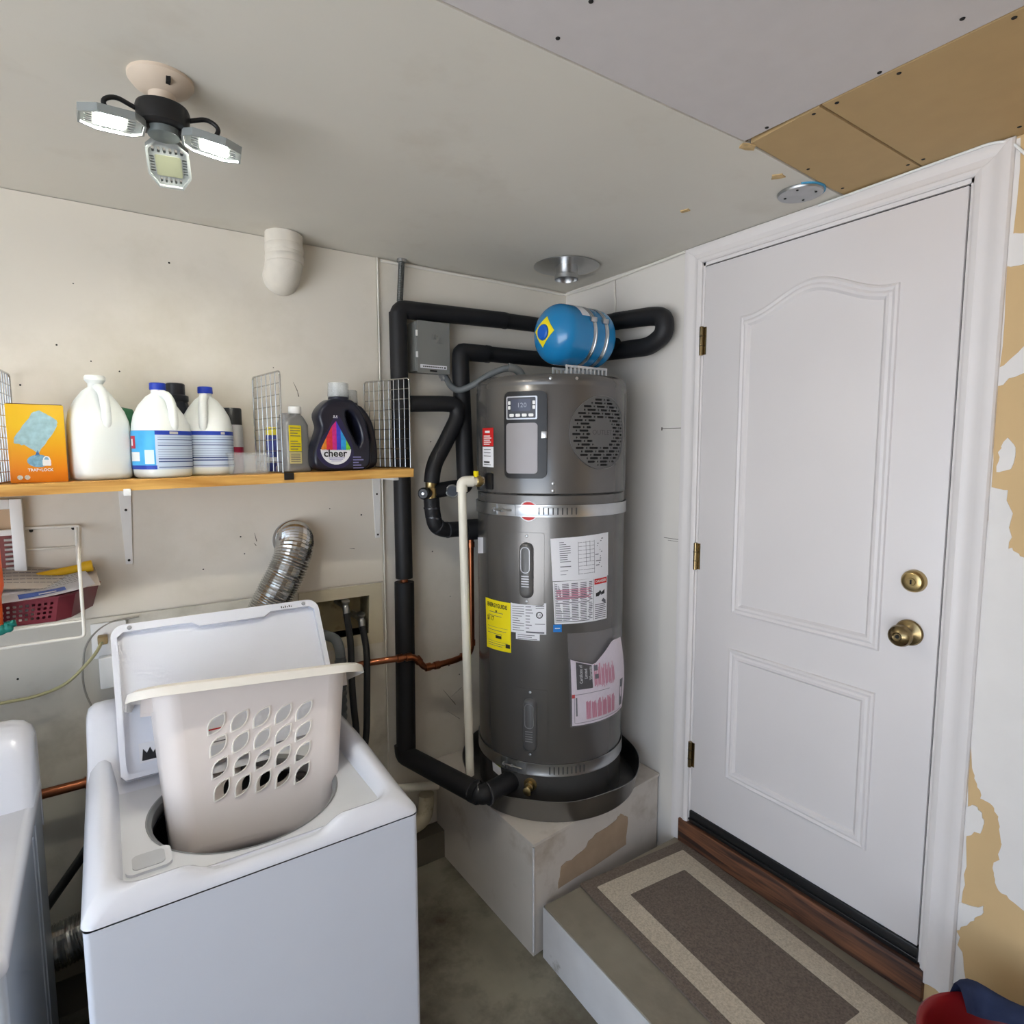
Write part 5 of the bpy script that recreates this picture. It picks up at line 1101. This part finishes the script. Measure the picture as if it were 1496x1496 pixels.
# ------------------------------------------------------------------ wire rack, basket and papers at the left
rk = thing('wire_wall_rack', (-2.1, -.1, 1.19), 'white coated wire rack hung on the wall below the shelf', 'wire rack')
XR = -1.878
tube('rack_frame', fillet([(-2.5, -.2, 1.197), (XR, -.2, 1.197), (XR, -.2, 1.405), (XR+.002, -.012, 1.490), (-2.5, -.012, 1.497)], .012, 4), .0045, wirew_m, rk, 10)
tube('rack_back_post', [(XR-.008, -.011, 1.488), (XR-.010, -.011, 1.245)], .004, wirew_m, rk, 8)
tube('rack_rail', [(-2.5, -.2, 1.240), (XR, -.2, 1.243)], .004, wirew_m, rk, 8); tube('rack_rail', [(-2.5, -.011, 1.240), (XR, -.011, 1.243)], .004, wirew_m, rk, 8)
tube('rack_rail', [(-2.5, -.011, 1.43), (XR, -.011, 1.428)], .003, wirew_m, rk, 8)
b = bmesh.new()
for k in range(1, 12): bm_tube(b, [(-2.5, -.2+.189*k/12, 1.2415), (XR, -.2+.189*k/12, 1.2445)], .0018, 6)
bm_tube(b, [(XR, -.2, 1.243), (XR, -.011, 1.243)], .003, 6)
tag(finish('shelf_wires', b, wirew_m, rk), kind='stuff')
for x in (XR-.015, -1.992): lathe('mount_screw', [(.005, 0), (.004, .003)], dark_m, rk, (x, -.0065, 1.483), (0, -1, 0), 10)

mar = M('basket_maroon', (118, 42, 54), .45, var=.06)
pb = thing('maroon_basket', (-2.0, -.11, 1.246), 'maroon perforated plastic basket of papers on the wire rack', 'basket')
plan = [(-2.22, -.195), (-1.930, -.195), (-1.893, -.165), (-1.838, -.030), (-1.85, -.018), (-2.22, -.018)]
def scl(p, s): return (-2.03+(p[0]+2.03)*s, -.11+(p[1]+.11)*s)
ZB = 1.2475
b = bmesh.new(); rings = [[Vector((*scl(p, s), z)) for p in plan] for s, z in ((.90, ZB+.003), (.90, ZB), (1.0, ZB+.066), (1.02, ZB+.067), (1.02, ZB+.071), (.985, ZB+.071), (.975, ZB+.066), (.885, ZB+.004))]
# front wall is perforated: cut it out of the strip and fill it with a holed panel
vs = [[b.verts.new(p) for p in r] for r in rings]; n = 6
for j in range(len(rings)-1):
    for i in range(n):
        if i == 0 and j in (1, 6): continue
        b.faces.new((vs[j][i], vs[j][(i+1) % n], vs[j+1][(i+1) % n], vs[j+1][i]))
b.faces.new(vs[0]); b.faces.new(vs[-1])
finish('body', b, mar, pb, 0)
hl = []
for j in range(4):
    for i in range(13):
        u = -2.112+i*.0135+j*.001; hl.append(rrect(u, u+.0075, .0115+j*.0125, .0185+j*.0125, .0015, 2))
fwf = lambda s, t, h: Vector((-2.03+(s+2.03)*(.90+.10*t/.066), -.11+(-.195+.11)*(.90+.10*t/.066)-h, ZB+t))
finish('perforated_front', plate([(-2.22, 0), (-1.930, 0), (-1.930, .066), (-2.22, .066)], hl, fwf, -.0022, 0), mar, pb, 0)
def sheet(name, c, w, d, rz, z, curl, mat, label, cat='paper', group='papers in the maroon basket'):
    b = bmesh.new(); rings = []; mz = Matrix.Translation((c[0], c[1], z)) @ Matrix.Rotation(R(rz), 4, 'Z')
    for off in (0, -.0006):
        pass
    f = lambda u, v, h: mz @ Vector(((u-.5)*w, (v-.5)*d, curl(u, v)+h))
    for j in range(9): rings.append([f(i/14, j/8, 0) for i in range(15)])
    skin(b, rings, False, False, False); bmesh.ops.solidify(b, geom=b.faces[:], thickness=.0012)
    o_ = finish(name, b, mat, None, 60); tag(o_, label, cat, group); return o_, f
o_, f = sheet('paper_sheet', (-2.02, -.075), .36, .14, 6, ZB+.086, lambda u, v: .042*v+.010*math.sin(u*5), M('paper_greyish', (226, 218, 210), .7, var=.06), 'wrinkled grey-white paper heaped in the maroon basket')
finish('text_lines', quads([(.3+.04*k, .334+.04*k, .25+.14*j_, .27+.14*j_) for k in range(14) for j_ in range(5)], f, .0016), ink_m, o_, 0)
o_, f = sheet('paper_leaflet', (-1.965, -.128), .215, .165, 10, ZB+.073, lambda u, v: .022*v+.020*u*u*u, paper_m, 'white leaflet with blue print on top of maroon basket')
finish('blue_print', quads([(.22+.03*k, .251+.03*k, .06+.004*k, .30) for k in range(16)], f, .0016), M('leaflet_blue', (54, 84, 160), .5), o_, 0); finish('text_lines', quads([(.3+.04*k, .33+.04*k, .42+.09*j_, .435+.09*j_) for k in range(15) for j_ in range(5)], f, .0016), ink_m, o_, 0)
finish('white_print', quads([(.42, .60, .13, .18)], f, .0022), paper_m, o_, 0)
o_ = bmesh.new(); bm_lathe(o_, [(.038, 0), (.040, .004), (.036, .028), (.022, .044), (.004, .050)], (-2.02, -.148, ZB+.006), seg=30); tag(finish('white_bowl', o_, white_m, None, 50), 'small white dome peeking from the maroon basket', 'bowl')
yt = thing('yellow_flashlight', (-1.88, -.035, 1.365), 'yellow flashlight lying across the back of the maroon basket', 'flashlight')
ya, yb_ = Vector((-1.985, -.045, 1.352)), Vector((-1.842, -.040, 1.372)); ydir = (yb_-ya).normalized()
lathe('barrel', [(.011, 0), (.012, .004), (.012, .10), (.010, .102)], M('torch_yellow', (222, 176, 30), .4), yt, ya, ydir, 20); lathe('head', [(.012, 0), (.017, .016), (.017, .034), (.014, .036)], M('torch_yellow', (222, 176, 30), .4), yt, ya+ydir*.10, ydir, 20)
# white framed organiser against the wall
of = thing('wall_organizer', (-2.1, -.02, 1.36), 'white framed wall organiser with brown and maroon panels beside the rack', 'organiser')
ZO0, ZO1 = 1.37, 1.578
box('stile', (-2.034, -.034, ZO0), (-2.006, -.008, ZO1), white_m, of, .002); box('rail', (-2.4, -.033, ZO1-.028), (-2.034, -.009, ZO1), white_m, of, .002); box('rail', (-2.4, -.033, 1.475), (-2.034, -.009, 1.492), white_m, of, .002)
box('brown_panel', (-2.4, -.018, 1.492), (-2.034, -.010, ZO1-.028), M('organiser_brown', (178, 150, 120), .6), of); box('maroon_panel', (-2.4, -.018, ZO0), (-2.034, -.010, 1.475), M('organiser_maroon', (128, 70, 66), .6), of)
for k in range(7): box('slat', (-2.052, -.030, ZO0+.008+k*.0135), (-2.034, -.018, ZO0+.014+k*.0135), M('slat_grey', (170, 164, 160), .5), of)
# orange bottle and teal gloves at the frame's edge
og = thing('orange_bottle', (-2.055, -.195, 1.31), 'orange plastic bottle standing at the end of the maroon basket', 'bottle')
m = Matrix.Translation((-2.066, -.222, 1.2475))
b = bmesh.new(); loft(b, [(0, .020, .020, 2, 0, 0), (.09, .021, .021, 2, 0, 0), (.12, .028, .028, 2, 0, 0), (.215, .026, .026, 2, 0, 0), (.235, .014, .014, 2, 0, 0)], 28); finish('body', b, M('orange_plastic', (220, 92, 40), .35), og, 50, xf=m)
b = bmesh.new(); bm_lathe(b, [(.018, .233), (.018, .262), (.014, .266)], seg=20); finish('cap', b, M('cap_red', (190, 50, 30), .4), og, 35, xf=m)
b = bmesh.new(); rg_ = random.Random(4); tp = smooth_path([(-2.12, -.226, 1.252), (-2.08, -.232, 1.266), (-2.05, -.228, 1.256), (-2.03, -.226, 1.264), (-2.045, -.232, 1.252), (-2.085, -.236, 1.256)], 8)
bm_tube(b, tp, [.008+.005*abs(math.sin(k*.7)) for k in range(len(tp))], 10); tag(finish('teal_ribbon', b, M('teal_fabric', (20, 120, 110), .6), None, 60), 'crumpled teal strap hooked over the wire rack edge', 'strap')

# ------------------------------------------------------------------ red bucket with a blue cloth
rb = thing('red_bucket', (-.315, -1.865, .187), 'dark red plastic bucket at the end of the step', 'bucket')
b = bmesh.new(); rings = [[Vector((-.315+r_*math.cos(2*math.pi*k/48), -1.865+r_*math.sin(2*math.pi*k/48), z)) for k in range(48)] for r_, z in ((.115, .188), (.118, .190), (.148, .430), (.158, .431), (.160, .444), (.156, .448), (.150, .446), (.142, .436), (.113, .196))]
skin(b, rings); finish('pail', b, M('bucket_red', (132, 24, 28), .35, var=.05), rb, 40)
lathe('handle_lug', [(.012, 0), (.012, .008)], MATS['bucket_red'], rb, (-.395, -1.735, .41), (-.5, .85, 0), 14)
b = bmesh.new(); rings = []
for j in range(13):
    t = j/12; row_ = []
    for i in range(19):
        u = i/18; a = R(-70+130*u); rad = .10+.075*min(1, t*1.6)+.012*math.sin(9*u+2*t); z = .44+.035*math.sin(math.pi*min(1, t*1.5))-.17*max(0, t-.45)*1.8+.012*math.sin(13*u+5*t)
        row_.append(Vector((-.315+rad*math.cos(a), -1.865+rad*math.sin(a), z)))
    rings.append(row_)
skin(b, rings, False, False, False); bmesh.ops.solidify(b, geom=b.faces[:], thickness=.003)
tag(finish('blue_cloth', b, M('cloth_blue', (66, 78, 116), .9, var=.2, scale=20), None, 60), 'crumpled blue grey cloth draped over the red bucket', 'cloth')
